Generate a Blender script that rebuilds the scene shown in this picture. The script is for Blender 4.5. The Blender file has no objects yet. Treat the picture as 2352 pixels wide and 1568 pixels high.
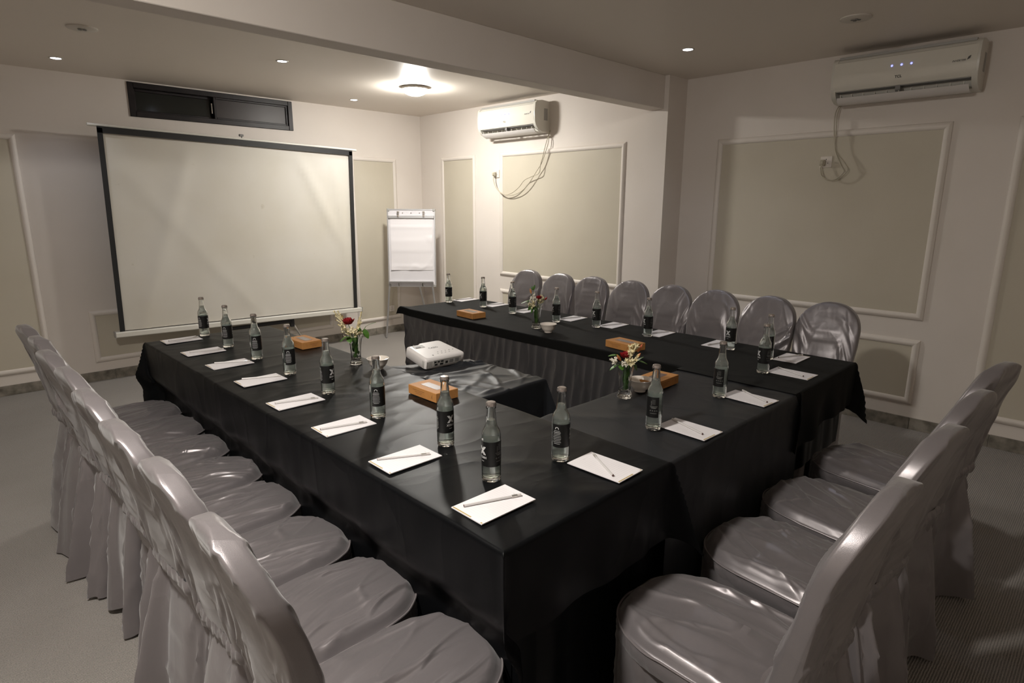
import bpy, math, random
import numpy as np
from mathutils import Matrix, Vector

C = bpy.context.scene.collection
SC = bpy.context.scene
PI = math.pi

# ------------------------------------------------------------------ camera
cam_d = bpy.data.cameras.new('camera')
cam_d.sensor_fit = 'HORIZONTAL'; cam_d.sensor_width = 36.0; cam_d.lens = 21.233
cam_d.clip_start = 0.02; cam_d.clip_end = 60
cam = bpy.data.objects.new('camera', cam_d); C.objects.link(cam)
def cam_matrix(pitch, yaw, roll, h):
    fw = Vector((math.cos(yaw)*math.cos(pitch), math.sin(yaw)*math.cos(pitch), -math.sin(pitch)))
    rt = Vector((math.sin(yaw), -math.cos(yaw), 0)); up = rt.cross(fw)
    c, s = math.cos(roll), math.sin(roll)
    r2 = c*rt + s*up; u2 = c*up - s*rt
    m = Matrix((r2, u2, -fw)).transposed().to_4x4()
    m.translation = Vector((0, 0, h))
    return m
cam.matrix_world = cam_matrix(0.22162, 0.795998, 0.0038458, 1.42752)
SC.camera = cam

# ------------------------------------------------------------------ world, exposure, main lights
w = bpy.data.worlds.new('night'); SC.world = w; w.use_nodes = True
w.node_tree.nodes['Background'].inputs[0].default_value = (0.02, 0.022, 0.028, 1)
w.node_tree.nodes['Background'].inputs[1].default_value = 0.3
SC.view_settings.view_transform = 'Standard'
SC.view_settings.look = 'None'
SC.view_settings.exposure = 0.80
SC.view_settings.gamma = 1.0
SC.view_settings.use_curve_mapping = False
SC.cycles.use_denoising = True
SC.cycles.max_bounces = 14
SC.cycles.transmission_bounces = 12
SC.cycles.transparent_max_bounces = 12
SC.cycles.diffuse_bounces = 5
SC.cycles.sample_clamp_indirect = 6.0
LAMP_STRENGTH = 250.0         # the round ceiling lamp over the screen end
LAMP_STRENGTH_NEAR = 320.0    # the same kind of lamp over the near half of the room
DOWNLIGHT_W = 1.2

# room numbers (metres)
H = 2.389
YS = 5.826; XL = 4.247; XR = 4.508; YC = 2.652
XW = -1.9; YN = -1.6
T = 0.75

# ------------------------------------------------------------------ helpers
def tag(o, label=None, cat=None, group=None, kind=None):
    if label: o['label'] = label
    if cat: o['category'] = cat
    if group: o['group'] = group
    if kind: o['kind'] = kind
    return o
def empty(name, loc=(0, 0, 0), rz=0.0, label=None, cat=None, group=None, kind=None):
    o = bpy.data.objects.new(name, None); C.objects.link(o)
    o.empty_display_size = 0.05
    o.location = loc; o.rotation_euler = (0, 0, rz)
    return tag(o, label, cat, group, kind)
def link(name, mesh, parent=None, loc=(0, 0, 0), rot=(0, 0, 0)):
    o = bpy.data.objects.new(name, mesh); C.objects.link(o)
    o.location = loc; o.rotation_euler = rot
    if parent: o.parent = parent
    return o
def copy_tree(o, parent=None):
    c = o.copy(); C.objects.link(c)
    c.parent = parent
    for ch in list(o.children): copy_tree(ch, c)
    return c

class MB:
    def __init__(s): s.v = []; s.f = []; s.m = []
    def add(s, vs, fs, mi=0):
        b = len(s.v); s.v.extend([tuple(map(float, p)) for p in vs])
        s.f.extend([tuple(b+i for i in f) for f in fs]); s.m.extend([mi]*len(fs)); return s
    def box(s, x0, y0, z0, x1, y1, z1, mi=0, M=None):
        vs = [(x0,y0,z0),(x1,y0,z0),(x1,y1,z0),(x0,y1,z0),(x0,y0,z1),(x1,y0,z1),(x1,y1,z1),(x0,y1,z1)]
        if M is not None: vs = [M @ Vector(p) for p in vs]
        return s.add(vs, [(0,3,2,1),(4,5,6,7),(0,1,5,4),(1,2,6,5),(2,3,7,6),(3,0,4,7)], mi)
    def bbox(s, x0, y0, z0, x1, y1, z1, b=0.004, mi=0, M=None):
        # chamfered box: 24 vertices
        vs = []; X = (x0, x1); Y = (y0, y1); Z = (z0, z1)
        idx = {}
        for i in (0, 1):
            for j in (0, 1):
                for k in (0, 1):
                    sx, sy, sz = (1-2*i)*b, (1-2*j)*b, (1-2*k)*b
                    for a in range(3):
                        p = [X[i]+sx, Y[j]+sy, Z[k]+sz]; p[a] = (X[i], Y[j], Z[k])[a]
                        idx[(i, j, k, a)] = len(vs); vs.append(tuple(p))
        fs = []
        for i in (0, 1):
            q = [idx[(i, 0, 0, 0)], idx[(i, 1, 0, 0)], idx[(i, 1, 1, 0)], idx[(i, 0, 1, 0)]]; fs.append(q if i else q[::-1])
            q = [idx[(0, i, 0, 1)], idx[(1, i, 0, 1)], idx[(1, i, 1, 1)], idx[(0, i, 1, 1)]]; fs.append(q[::-1] if i else q)
            q = [idx[(0, 0, i, 2)], idx[(1, 0, i, 2)], idx[(1, 1, i, 2)], idx[(0, 1, i, 2)]]; fs.append(q if i else q[::-1])
        for i in (0, 1):
            for j in (0, 1):
                fs.append([idx[(i, j, 0, 0)], idx[(i, j, 1, 0)], idx[(i, j, 1, 1)], idx[(i, j, 0, 1)]])
                fs.append([idx[(i, 0, j, 0)], idx[(i, 1, j, 0)], idx[(i, 1, j, 2)], idx[(i, 0, j, 2)]])
                fs.append([idx[(0, i, j, 1)], idx[(1, i, j, 1)], idx[(1, i, j, 2)], idx[(0, i, j, 2)]])
                for k in (0, 1): fs.append([idx[(i, j, k, 0)], idx[(i, j, k, 1)], idx[(i, j, k, 2)]])
        if M is not None: vs = [M @ Vector(p) for p in vs]
        return s.add(vs, fs, mi)
    def lathe(s, prof, n=32, c=(0, 0, 0), mi=0, cap0=False, cap1=False, rad=None):
        vs = []; fs = []
        for r, z in prof:
            for k in range(n):
                a = 2*PI*k/n; rr = r if rad is None else rad(r, z, a)
                vs.append((c[0]+rr*math.cos(a), c[1]+rr*math.sin(a), c[2]+z))
        for i in range(len(prof)-1):
            for k in range(n):
                k2 = (k+1) % n; fs.append((i*n+k, i*n+k2, (i+1)*n+k2, (i+1)*n+k))
        if cap0: fs.append(tuple(range(n))[::-1])
        if cap1: fs.append(tuple((len(prof)-1)*n+k for k in range(n)))
        return s.add(vs, fs, mi)
    def tube(s, pts, r, n=8, mi=0, caps=True):
        P = [Vector(p) for p in pts]; R = r if hasattr(r, '__len__') else [r]*len(P)
        vs = []; fs = []; prev = None
        for i, p in enumerate(P):
            t = (P[min(i+1, len(P)-1)]-P[max(i-1, 0)]).normalized()
            if prev is None:
                a = Vector((0, 0, 1)) if abs(t.z) < .9 else Vector((1, 0, 0))
                u = t.cross(a).normalized()
            else:
                u = (prev-t*prev.dot(t)).normalized()
            prev = u; q = t.cross(u)
            for k in range(n):
                an = 2*PI*k/n; vs.append(p+(u*math.cos(an)+q*math.sin(an))*R[i])
        for i in range(len(P)-1):
            for k in range(n):
                k2 = (k+1) % n; fs.append((i*n+k, i*n+k2, (i+1)*n+k2, (i+1)*n+k))
        if caps: fs.append(tuple(range(n))[::-1]); fs.append(tuple((len(P)-1)*n+k for k in range(n)))
        return s.add(vs, fs, mi)
    def prism(s, poly, axis, a0, a1, mi=0):
        # poly in the two remaining axes, extruded along axis
        def P(q, a):
            l = list(q); l.insert(axis, a); return tuple(l)
        n = len(poly)
        vs = [P(q, a0) for q in poly]+[P(q, a1) for q in poly]
        fs = [tuple(range(n)), tuple(range(2*n-1, n-1, -1))]
        for i in range(n):
            j = (i+1) % n; fs.append((i, i+n, j+n, j))
        return s.add(vs, fs, mi)
    def grid(s, P, cu=False, cv=False, mi=0):
        nu, nv = P.shape[:2]; b = []
        for i in range(nu if cu else nu-1):
            i2 = (i+1) % nu
            for j in range(nv if cv else nv-1):
                j2 = (j+1) % nv; b.append((i*nv+j, i2*nv+j, i2*nv+j2, i*nv+j2))
        base = len(s.v); s.v.extend(map(tuple, P.reshape(-1, 3).tolist()))
        s.f.extend([tuple(base+q for q in f) for f in b]); s.m.extend([mi]*len(b)); return s
    def mesh(s, name, mats, smooth=True, angle=35):
        me = bpy.data.meshes.new(name); me.from_pydata(s.v, [], s.f)
        for m in (mats if isinstance(mats, (list, tuple)) else [mats]): me.materials.append(m)
        if any(s.m): me.polygons.foreach_set('material_index', s.m)
        me.update()
        if smooth:
            me.polygons.foreach_set('use_smooth', [True]*len(me.polygons))
            me.set_sharp_from_angle(angle=math.radians(angle))
        # consistent outward normals
        import bmesh
        bm = bmesh.new(); bm.from_mesh(me); bmesh.ops.recalc_face_normals(bm, faces=bm.faces); bm.to_mesh(me); bm.free()
        return me
    def obj(s, name, mats, parent=None, loc=(0, 0, 0), rot=(0, 0, 0), smooth=True, angle=35):
        return link(name, s.mesh(name, mats, smooth, angle), parent, loc, rot)

# value noise on numpy arrays
def _h(ix, iy, iz, seed):
    h = (ix*73856093) ^ (iy*19349663) ^ (iz*83492791) ^ (seed*2654435761)
    h &= 0xffffffff; h = ((h ^ (h >> 13))*1274126177) & 0xffffffff; h ^= h >> 16
    return (h & 0xffff)/32767.5-1.0
def noise(x, y, z=0.0, seed=0):
    x, y, z = np.broadcast_arrays(np.asarray(x, float), np.asarray(y, float), np.asarray(z, float))
    ix, iy, iz = np.floor(x).astype(np.int64), np.floor(y).astype(np.int64), np.floor(z).astype(np.int64)
    fx, fy, fz = x-ix, y-iy, z-iz
    fx, fy, fz = [f*f*f*(f*(f*6-15)+10) for f in (fx, fy, fz)]
    r = 0
    for a in (0, 1):
        for b in (0, 1):
            for c in (0, 1):
                r = r+_h(ix+a, iy+b, iz+c, seed)*np.where(a, fx, 1-fx)*np.where(b, fy, 1-fy)*np.where(c, fz, 1-fz)
    return r
def crease(x, y, z=0.0, seed=0, wd=0.14):
    return np.exp(-(noise(x, y, z, seed)/wd)**2)
def folds(x, y, seed, K, ang=(-.6, .6), wd=(.005, .011), amp=(.003, .008), ext=.2, length=(.10, .26)):
    rs = np.random.RandomState(seed); o = 0*x
    wx = x+.016*noise(x*7, y*7, 0, seed+90); wy = y+.016*noise(x*7, y*7, 5, seed+91)
    for k in range(K):
        a = rs.uniform(*ang); cx, cy = rs.uniform(-ext, ext, 2); L_ = rs.uniform(*length); w_ = rs.uniform(*wd); A = rs.uniform(*amp)
        d = (wx-cx)*math.cos(a)+(wy-cy)*math.sin(a); l = -(wx-cx)*math.sin(a)+(wy-cy)*math.cos(a)
        prof = np.where(d > 0, np.exp(-(d/w_)**2), np.exp(-(d/(w_*2.6))**2))
        o = o+A*prof*np.exp(-(l/L_)**4)
    return o
def sst(a, b, x):
    t = np.clip((x-a)/(b-a), 0, 1); return t*t*(3-2*t)

# ------------------------------------------------------------------ materials
def mat(name, col, rough=0.5, metal=0.0, spec=0.5, bump=None, var=None, emit=None, trans=0.0, ior=1.45, sheen=0.0, alpha=1.0, coat=0.0, aniso=0.0):
    m = bpy.data.materials.new(name); m.use_nodes = True
    nt = m.node_tree; N = nt.nodes; L = nt.links; b = N['Principled BSDF']
    b.inputs['Base Color'].default_value = (*col, 1); b.inputs['Roughness'].default_value = rough
    b.inputs['Metallic'].default_value = metal; b.inputs['Specular IOR Level'].default_value = spec
    b.inputs['IOR'].default_value = ior; b.inputs['Transmission Weight'].default_value = trans
    b.inputs['Sheen Weight'].default_value = sheen; b.inputs['Coat Weight'].default_value = coat
    b.inputs['Alpha'].default_value = alpha
    b.inputs['Anisotropic'].default_value = aniso
    if emit:
        b.inputs['Emission Color'].default_value = (*emit[0], 1); b.inputs['Emission Strength'].default_value = emit[1]
    tc = N.new('ShaderNodeTexCoord')
    def ntex(scale, detail=3, sc=(1, 1, 1), rough_=0.5, dist=0.0):
        mp = N.new('ShaderNodeMapping'); mp.inputs['Scale'].default_value = sc
        L.new(tc.outputs['Object'], mp.inputs['Vector'])
        t = N.new('ShaderNodeTexNoise'); t.inputs['Scale'].default_value = scale; t.inputs['Detail'].default_value = detail
        t.inputs['Roughness'].default_value = rough_; t.inputs['Distortion'].default_value = dist
        L.new(mp.outputs['Vector'], t.inputs['Vector']); return t
    if var:   # (scale, colour2, low, high, detail)
        t = ntex(var[0], var[4] if len(var) > 4 else 4)
        r = N.new('ShaderNodeMapRange'); r.inputs['From Min'].default_value = var[2]; r.inputs['From Max'].default_value = var[3]
        L.new(t.outputs['Fac'], r.inputs['Value'])
        mx = N.new('ShaderNodeMix'); mx.data_type = 'RGBA'
        mx.inputs[6].default_value = (*col, 1); mx.inputs[7].default_value = (*var[1], 1)
        L.new(r.outputs['Result'], mx.inputs[0]); L.new(mx.outputs[2], b.inputs['Base Color'])
    if bump:  # list of (scale, stretch, strength, distance, detail)
        prev = None
        for q in bump:
            t = ntex(q[0], q[4] if len(q) > 4 else 3, q[1])
            if len(q) > 5: t.noise_type = 'RIDGED_MULTIFRACTAL'; t.inputs['Offset'].default_value = 0.8; t.inputs['Distortion'].default_value = 0.6
            bp = N.new('ShaderNodeBump'); bp.inputs['Strength'].default_value = q[2]; bp.inputs['Distance'].default_value = q[3]
            L.new(t.outputs['Fac'], bp.inputs['Height'])
            if prev: L.new(prev.outputs['Normal'], bp.inputs['Normal'])
            prev = bp
        L.new(prev.outputs['Normal'], b.inputs['Normal'])
    return m
I3 = (1, 1, 1)
WALL = mat('wall_paint', (0.72, 0.665, 0.615), 0.62, spec=0.3, bump=[(90, I3, 0.12, 0.002), (6, I3, 0.15, 0.004)], var=(2.2, (0.685, 0.63, 0.575), 0.4, 0.75))
CEIL = mat('ceiling_paint', (0.78, 0.72, 0.65), 0.5, spec=0.35, bump=[(60, I3, 0.1, 0.002)])
MOULD = mat('moulding_paint', (0.715, 0.66, 0.605), 0.45, spec=0.4, bump=[(120, I3, 0.08, 0.001)])
PANEL = mat('panel_beige_paint', (0.545, 0.50, 0.41), 0.55, spec=0.35, bump=[(110, I3, 0.15, 0.002)], var=(3, (0.515, 0.47, 0.38), 0.35, 0.8))
STONE = mat('skirting_stone', (0.27, 0.245, 0.205), 0.5, bump=[(45, I3, 0.3, 0.003)], var=(14, (0.085, 0.075, 0.058), 0.40, 0.72, 8))
GROUT = mat('skirting_grout', (0.25, 0.23, 0.2), 0.8)
SATIN = mat('chair_satin', (0.188, 0.170, 0.175), 0.34, metal=0.36, spec=0.9, sheen=0.2, bump=[(8, (1, 0.35, 0.5), 0.35, 0.005, 3, 'R'), (30, (1, 0.3, 0.5), 0.35, 0.002, 3), (900, I3, 0.2, 0.0006, 1)])
SATIN_E = mat('chair_satin_piping', (0.25, 0.225, 0.228), 0.38, metal=0.4, spec=0.6)
BLK = mat('black_satin_cloth', (0.0042, 0.0045, 0.0052), 0.38, spec=0.13, sheen=0.0, bump=[(4, (1, 1.8, 1), 0.24, 0.006, 3, 'R'), (1400, I3, 0.12, 0.0005, 1)])
BLK2 = mat('slate_black_satin_cloth', (0.0135, 0.0145, 0.0168), 0.43, spec=0.24, sheen=0.03, bump=[(6, (1.6, 1, 1), 0.18, 0.006, 3, 'R'), (1400, I3, 0.12, 0.0005, 1)])
BLK3 = mat('matte_black_cloth', (0.0055, 0.0056, 0.0052), 0.75, spec=0.12, sheen=0.02, bump=[(9, (1, 1.6, 1), 0.25, 0.008, 3), (1200, I3, 0.2, 0.0006, 1)])
SKIRT = mat('grey_black_skirt_satin', (0.115, 0.110, 0.113), 0.30, metal=0.55, spec=0.9, sheen=0.1, bump=[(12, (1, 1, 0.3), 0.6, 0.006, 4, 'R')])
WOOD = mat('table_board', (0.18, 0.11, 0.06), 0.6)
STEEL = mat('grey_steel', (0.45, 0.45, 0.46), 0.35, metal=1.0)
ALU = mat('aluminium', (0.62, 0.62, 0.63), 0.38, metal=0.85)
CHROME = mat('chrome', (0.75, 0.74, 0.72), 0.15, metal=1.0)
WPLAS = mat('white_plastic', (0.66, 0.64, 0.58), 0.3, spec=0.5)
ACFRONT = mat('glossy_cream_plastic', (0.68, 0.655, 0.585), 0.12, spec=0.5, coat=0.3)
PROJW = mat('projector_white', (0.74, 0.71, 0.69), 0.32, spec=0.5)
GREYP = mat('grey_plastic', (0.18, 0.175, 0.17), 0.45)
LGREY = mat('light_grey_plastic', (0.36, 0.35, 0.33), 0.45)
DARKP = mat('dark_plastic', (0.02, 0.02, 0.02), 0.4)
BLACKM = mat('black_metal', (0.012, 0.012, 0.013), 0.35, spec=0.6)
WINF = mat('dark_window_frame', (0.016, 0.013, 0.014), 0.42, spec=0.3, var=(7, (0.028, 0.022, 0.023), 0.45, 0.7))
PANE = mat('night_window_glass', (0.012, 0.014, 0.013), 0.12, spec=0.5)
PANE2 = mat('brown_reflection_pane', (0.03, 0.022, 0.02), 0.38, spec=0.3)  # brownish reflected light put into this pane's base colour
PAPER = mat('white_paper', (0.78, 0.75, 0.76), 0.6, spec=0.25)
BOARDW = mat('whiteboard', (0.70, 0.68, 0.70), 0.25, spec=0.5)
GOLD = mat('gold_print', (0.42, 0.31, 0.10), 0.5)
RULE = mat('grey_rule_print', (0.62, 0.60, 0.60), 0.6)
PENCIL = mat('white_pencil_paint', (0.56, 0.54, 0.53), 0.35)
FERR = mat('pencil_ferrule', (0.6, 0.58, 0.55), 0.3, metal=0.8)
ERAS = mat('pencil_eraser', (0.55, 0.52, 0.5), 0.7)
LEAD = mat('pencil_tip', (0.10, 0.05, 0.045), 0.5)
KRAFT = mat('orange_kraft_card', (0.50, 0.235, 0.075), 0.55, spec=0.3, var=(60, (0.47, 0.215, 0.065), 0.4, 0.7))
KWIN = mat('box_window_film', (0.16, 0.11, 0.095), 0.2, spec=0.6)
KPRINT = mat('brown_print', (0.18, 0.07, 0.025), 0.6)
GLASS = mat('bottle_glass', (0.975, 0.99, 0.98), 0.0, trans=1.0, ior=1.47)
WATER = mat('water', (0.90, 0.97, 0.93), 0.0, trans=0.88, ior=1.33)  # clear water; diffuse share imitates milky light seen through the shoulders
CAPM = mat('silver_crown_cap', (0.40, 0.36, 0.34), 0.2, metal=0.85)
LABK = mat('black_bottle_label', (0.008, 0.008, 0.008), 0.4, spec=0.4)
LABB = mat('pale_label_back', (0.78, 0.82, 0.79), 0.6)
LPRT = mat('pale_label_print', (0.50, 0.50, 0.50), 0.5)
LPRT2 = mat('dim_label_print', (0.22, 0.22, 0.21), 0.5)
CERAM = mat('cream_ceramic', (0.80, 0.73, 0.65), 0.2, spec=0.5, coat=0.3)
CRYST = mat('vase_crystal', (0.98, 0.99, 0.985), 0.0, trans=1.0, ior=1.5)
WRAP = mat('candy_wrapper', (0.62, 0.68, 0.72), 0.35)
TEAL = mat('teal_print', (0.02, 0.25, 0.32), 0.4)
STEMG = mat('green_stem', (0.07, 0.13, 0.02), 0.5)
LEAFG = mat('green_leaf', (0.045, 0.12, 0.015), 0.4, var=(40, (0.07, 0.17, 0.025), 0.4, 0.6))
CREAM = mat('cream_petal', (0.66, 0.56, 0.30), 0.55, var=(60, (0.72, 0.66, 0.46), 0.4, 0.6))
WHITEP = mat('white_petal', (0.72, 0.68, 0.58), 0.55)
RED = mat('red_petal', (0.24, 0.008, 0.012), 0.5, var=(60, (0.34, 0.015, 0.02), 0.4, 0.6))
ORAN = mat('coral_bud', (0.56, 0.12, 0.05), 0.5, var=(50, (0.60, 0.36, 0.12), 0.4, 0.62))
CORD = mat('old_white_cord', (0.46, 0.42, 0.33), 0.5)
INK = mat('dark_print', (0.06, 0.058, 0.05), 0.5)
INK2 = mat('faint_grey_print', (0.28, 0.27, 0.25), 0.5)
BORDER = mat('black_screen_border', (0.014, 0.014, 0.014), 0.55)
STRAW = mat('dry_straw', (0.11, 0.07, 0.03), 0.7)
LENSG = mat('lens_glass', (0.01, 0.01, 0.015), 0.05, spec=0.8)
LEDB = mat('blue_display_led', (0.1, 0.1, 0.3), 0.4, emit=((0.22, 0.24, 1.0), 1.6))
LAMPM = mat('lamp_diffuser', (0.9, 0.9, 0.88), 0.4, emit=((1.0, 0.965, 0.90), LAMP_STRENGTH))
LAMPN = mat('near_lamp_diffuser', (0.9, 0.9, 0.88), 0.4, emit=((1.0, 0.95, 0.885), LAMP_STRENGTH_NEAR))
DLM = mat('downlight_lens', (0.9, 0.9, 0.9), 0.4, emit=((0.82, 0.86, 1.0), 9.0))
PLATE = mat('ceiling_plate_plastic', (0.60, 0.56, 0.50), 0.4)

def carpet():
    m = mat('grey_ribbed_carpet', (0.17, 0.155, 0.14), 0.95, spec=0.1, sheen=0.2)
    nt = m.node_tree; N = nt.nodes; L = nt.links; b = N['Principled BSDF']
    tc = N.new('ShaderNodeTexCoord')
    n1 = N.new('ShaderNodeTexNoise'); n1.inputs['Scale'].default_value = 260; n1.inputs['Detail'].default_value = 2
    n2 = N.new('ShaderNodeTexNoise'); n2.inputs['Scale'].default_value = 1.6; n2.inputs['Detail'].default_value = 5
    wv = N.new('ShaderNodeTexWave'); wv.bands_direction = 'Y'; wv.inputs['Scale'].default_value = 42; wv.inputs['Distortion'].default_value = 0.8
    wv.inputs['Detail'].default_value = 1
    for t in (n1, n2, wv): L.new(tc.outputs['Object'], t.inputs['Vector'])
    a = N.new('ShaderNodeMath'); a.operation = 'MULTIPLY_ADD'; a.inputs[1].default_value = 0.45
    L.new(wv.outputs['Fac'], a.inputs[0]); L.new(n1.outputs['Fac'], a.inputs[2])
    cr = N.new('ShaderNodeValToRGB')
    cr.color_ramp.elements[0].position = 0.35; cr.color_ramp.elements[0].color = (0.135, 0.125, 0.115, 1)
    cr.color_ramp.elements[1].position = 1.0; cr.color_ramp.elements[1].color = (0.36, 0.333, 0.305, 1)
    L.new(a.outputs[0], cr.inputs['Fac'])
    mx = N.new('ShaderNodeMix'); mx.data_type = 'RGBA'; mx.blend_type = 'MULTIPLY'
    r = N.new('ShaderNodeMapRange'); r.inputs['From Min'].default_value = 0.35; r.inputs['From Max'].default_value = 0.7
    r.inputs['To Min'].default_value = 0.0; r.inputs['To Max'].default_value = 0.4
    L.new(n2.outputs['Fac'], r.inputs['Value']); L.new(r.outputs['Result'], mx.inputs[0])
    L.new(cr.outputs['Color'], mx.inputs[6]); mx.inputs[7].default_value = (0.62, 0.6, 0.58, 1)
    L.new(mx.outputs[2], b.inputs['Base Color'])
    bp = N.new('ShaderNodeBump'); bp.inputs['Strength'].default_value = 0.7; bp.inputs['Distance'].default_value = 0.004
    L.new(a.outputs[0], bp.inputs['Height']); L.new(bp.outputs['Normal'], b.inputs['Normal'])
    return m
CARPET = carpet()

def screen_mat():
    m = mat('aged_screen_vinyl', (0.66, 0.61, 0.50), 0.55, spec=0.3)
    nt = m.node_tree; N = nt.nodes; L = nt.links; b = N['Principled BSDF']
    tc = N.new('ShaderNodeTexCoord')
    n1 = N.new('ShaderNodeTexNoise'); n1.inputs['Scale'].default_value = 1.3; n1.inputs['Detail'].default_value = 6
    L.new(tc.outputs['Object'], n1.inputs['Vector'])
    cr = N.new('ShaderNodeValToRGB')
    cr.color_ramp.elements[0].position = 0.3; cr.color_ramp.elements[0].color = (0.57, 0.535, 0.46, 1)
    cr.color_ramp.elements[1].position = 0.7; cr.color_ramp.elements[1].color = (0.635, 0.61, 0.56, 1)
    L.new(n1.outputs['Fac'], cr.inputs['Fac'])
    n2 = N.new('ShaderNodeTexNoise'); n2.inputs['Scale'].default_value = 9; n2.inputs['Detail'].default_value = 3
    L.new(tc.outputs['Object'], n2.inputs['Vector'])
    r = N.new('ShaderNodeMapRange'); r.inputs['From Min'].default_value = 0.72; r.inputs['From Max'].default_value = 0.8
    r.inputs['To Max'].default_value = 0.35
    L.new(n2.outputs['Fac'], r.inputs['Value'])
    mx = N.new('ShaderNodeMix'); mx.data_type = 'RGBA'; mx.inputs[7].default_value = (0.3, 0.25, 0.14, 1)
    L.new(r.outputs['Result'], mx.inputs[0]); L.new(cr.outputs['Color'], mx.inputs[6])
    L.new(mx.outputs[2], b.inputs['Base Color'])
    return m
SCREENM = screen_mat()

def text_mesh(body, size, name='lettering', bold=0.0, shear=0.0):
    cu = bpy.data.curves.new(name, 'FONT'); cu.body = body; cu.size = size; cu.align_x = 'CENTER'; cu.align_y = 'CENTER'
    cu.offset = bold; cu.shear = shear; cu.resolution_u = 3
    o = bpy.data.objects.new('tmp', cu); C.objects.link(o)
    dg = bpy.context.evaluated_depsgraph_get()
    me = o.evaluated_get(dg).to_mesh()
    vs = [tuple(v.co) for v in me.vertices]; fs = [tuple(p.vertices) for p in me.polygons]
    o.to_mesh_clear(); bpy.data.objects.remove(o); bpy.data.curves.remove(cu)
    return vs, fs
def text_on(name, body, size, material, parent, M, bold=0.0, shear=0.0):
    vs, fs = text_mesh(body, size, bold=bold, shear=shear)
    mb = MB().add([M @ Vector(v) for v in vs], fs)
    return mb.obj(name, material, parent, smooth=False)
def frontM(x, y, z):      # text facing -y
    return Matrix.Translation((x, y, z)) @ Matrix.Rotation(PI/2, 4, 'X')

# ================================================================== ROOM
K = 'structure'
tag(MB().box(XW-.15, YN-.15, -.12, XR+.15, YS+.15, 0).obj('floor', CARPET, smooth=False), kind=K)
tag(MB().box(XW-.15, YN-.15, H, XR+.15, YS+.15, H+.12).obj('ceiling', CEIL, smooth=False), kind=K)
tag(MB().box(XW-.15, YN, 0, XW, YS, H).obj('wall_left', WALL, smooth=False), kind=K)
tag(MB().box(XW-.15, YN-.15, 0, XR+.15, YN, H).obj('wall_near', WALL, smooth=False), kind=K)
# far wall with the window opening
WX0, WX1, WZ0, WZ1 = 1.396, 2.757, 2.115, 2.378
mb = MB()
mb.box(XW-.15, YS, 0, WX0, YS+.15, H); mb.box(WX1, YS, 0, XL+.4, YS+.15, H)
mb.box(WX0, YS, 0, WX1, YS+.15, WZ0); mb.box(WX0, YS, WZ1, WX1, YS+.15, H)
tag(mb.obj('wall_far', WALL, smooth=False), kind=K)
tag(MB().box(XL, YC, 0, XR+.15, YS, H).obj('wall_alcove', WALL, smooth=False), kind=K)
tag(MB().box(XR, YN, 0, XR+.15, YC, H).obj('wall_right', WALL, smooth=False), kind=K)
tag(MB().bbox(XW, 2.690, 2.150, XL, 2.822, H, 0.003).obj('beam', WALL, smooth=False), kind=K)

# stone skirting: a strip of mortar with tiles set on it
def skirting(name, p0, p1, nrm, h=0.078, tl=0.42, first=0.0):
    root = empty(name, kind=K)
    p0 = Vector(p0); p1 = Vector(p1); d = (p1-p0); Ln = d.length; d.normalize(); n = Vector(nrm)
    def slab(a, b, t, z0, z1, bev=0):
        q = [p0+d*a, p0+d*b, p0+d*b+n*t, p0+d*a+n*t]
        xs = [v.x for v in q]; ys = [v.y for v in q]
        m = MB()
        return m.bbox(min(xs), min(ys), z0, max(xs), max(ys), z1, bev) if bev else m.box(min(xs), min(ys), z0, max(xs), max(ys), z1)
    slab(0, Ln, 0.006, 0, h-.002).obj('mortar', GROUT, root, smooth=False)
    a = -first; rnd = random.Random(len(name))
    while a < Ln:
        s, e = max(0, a), min(Ln, a+tl)
        if e-s > .03:
            slab(s+.002, e-.002, 0.011+rnd.random()*.002, 0.0, h+rnd.uniform(-.001, .001), .0012).obj('tile', STONE, root, smooth=False)
        a += tl
skirting('baseboard_far', (XW, YS, 0), (XL, YS, 0), (0, -1, 0))
skirting('baseboard_alcove', (XL, YC, 0), (XL, YS-.014, 0), (-1, 0, 0))
skirting('baseboard_return', (XL, YC, 0), (XR-.014, YC, 0), (0, -1, 0))
skirting('baseboard_right', (XR, YN, 0), (XR, YC-.014, 0), (-1, 0, 0), first=0.06)

# wall mouldings with beige panels. Frame lies in a local x-z plane, facing -y
def moulding(n, origin, rz, x0, x1, z0, z1, wd=0.042, dp=0.016):
    root = empty('trim_%d' % n, origin, rz, kind=K)
    prof = [(0, 0), (.0, .35), (.12, .55), (.3, .95), (.5, 1.0), (.7, .95), (.88, .55), (1, .35), (1, 0)]
    P = []
    for (u, d) in prof:
        o = wd*(1-u)
        P.append([(x0-o, -d*dp, z0-o), (x1+o, -d*dp, z0-o), (x1+o, -d*dp, z1+o), (x0-o, -d*dp, z1+o)])
    P = np.array(P)          # profile x corners
    names = 4
    for k in range(names):
        k2 = (k+1) % 4
        m = MB().grid(np.stack([P[:, k], P[:, k2]], 1))
        m.obj('moulding_strip', MOULD, root, angle=60)
    MB().box(x0, -.003, z0, x1, 0, z1).obj('panel', PANEL, root, smooth=False)
    return root
fy = YS
moulding(1, (0, fy, 0), 0, -0.55, 0.595, .196, 1.877)
moulding(2, (0, fy, 0), 0, 0.958, 3.007, .193, .537)
moulding(3, (0, fy, 0), 0, 3.385, 3.864, .196, 1.877)
R = -PI/2   # facing -X : local x -> -Y
def ylocal(y): return -y
moulding(4, (XL, 0, 0), R, -5.406, -4.928, .196, 1.890)
moulding(5, (XL, 0, 0), R, -4.469, -3.061, .772, 1.890)
moulding(6, (XL, 0, 0), R, -4.469, -3.061, .200, .550)
moulding(7, (XR, 0, 0), R, -2.317, -0.913, .762, 1.880)
moulding(8, (XR, 0, 0), R, -2.317, -0.907, .206, .550)
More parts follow.
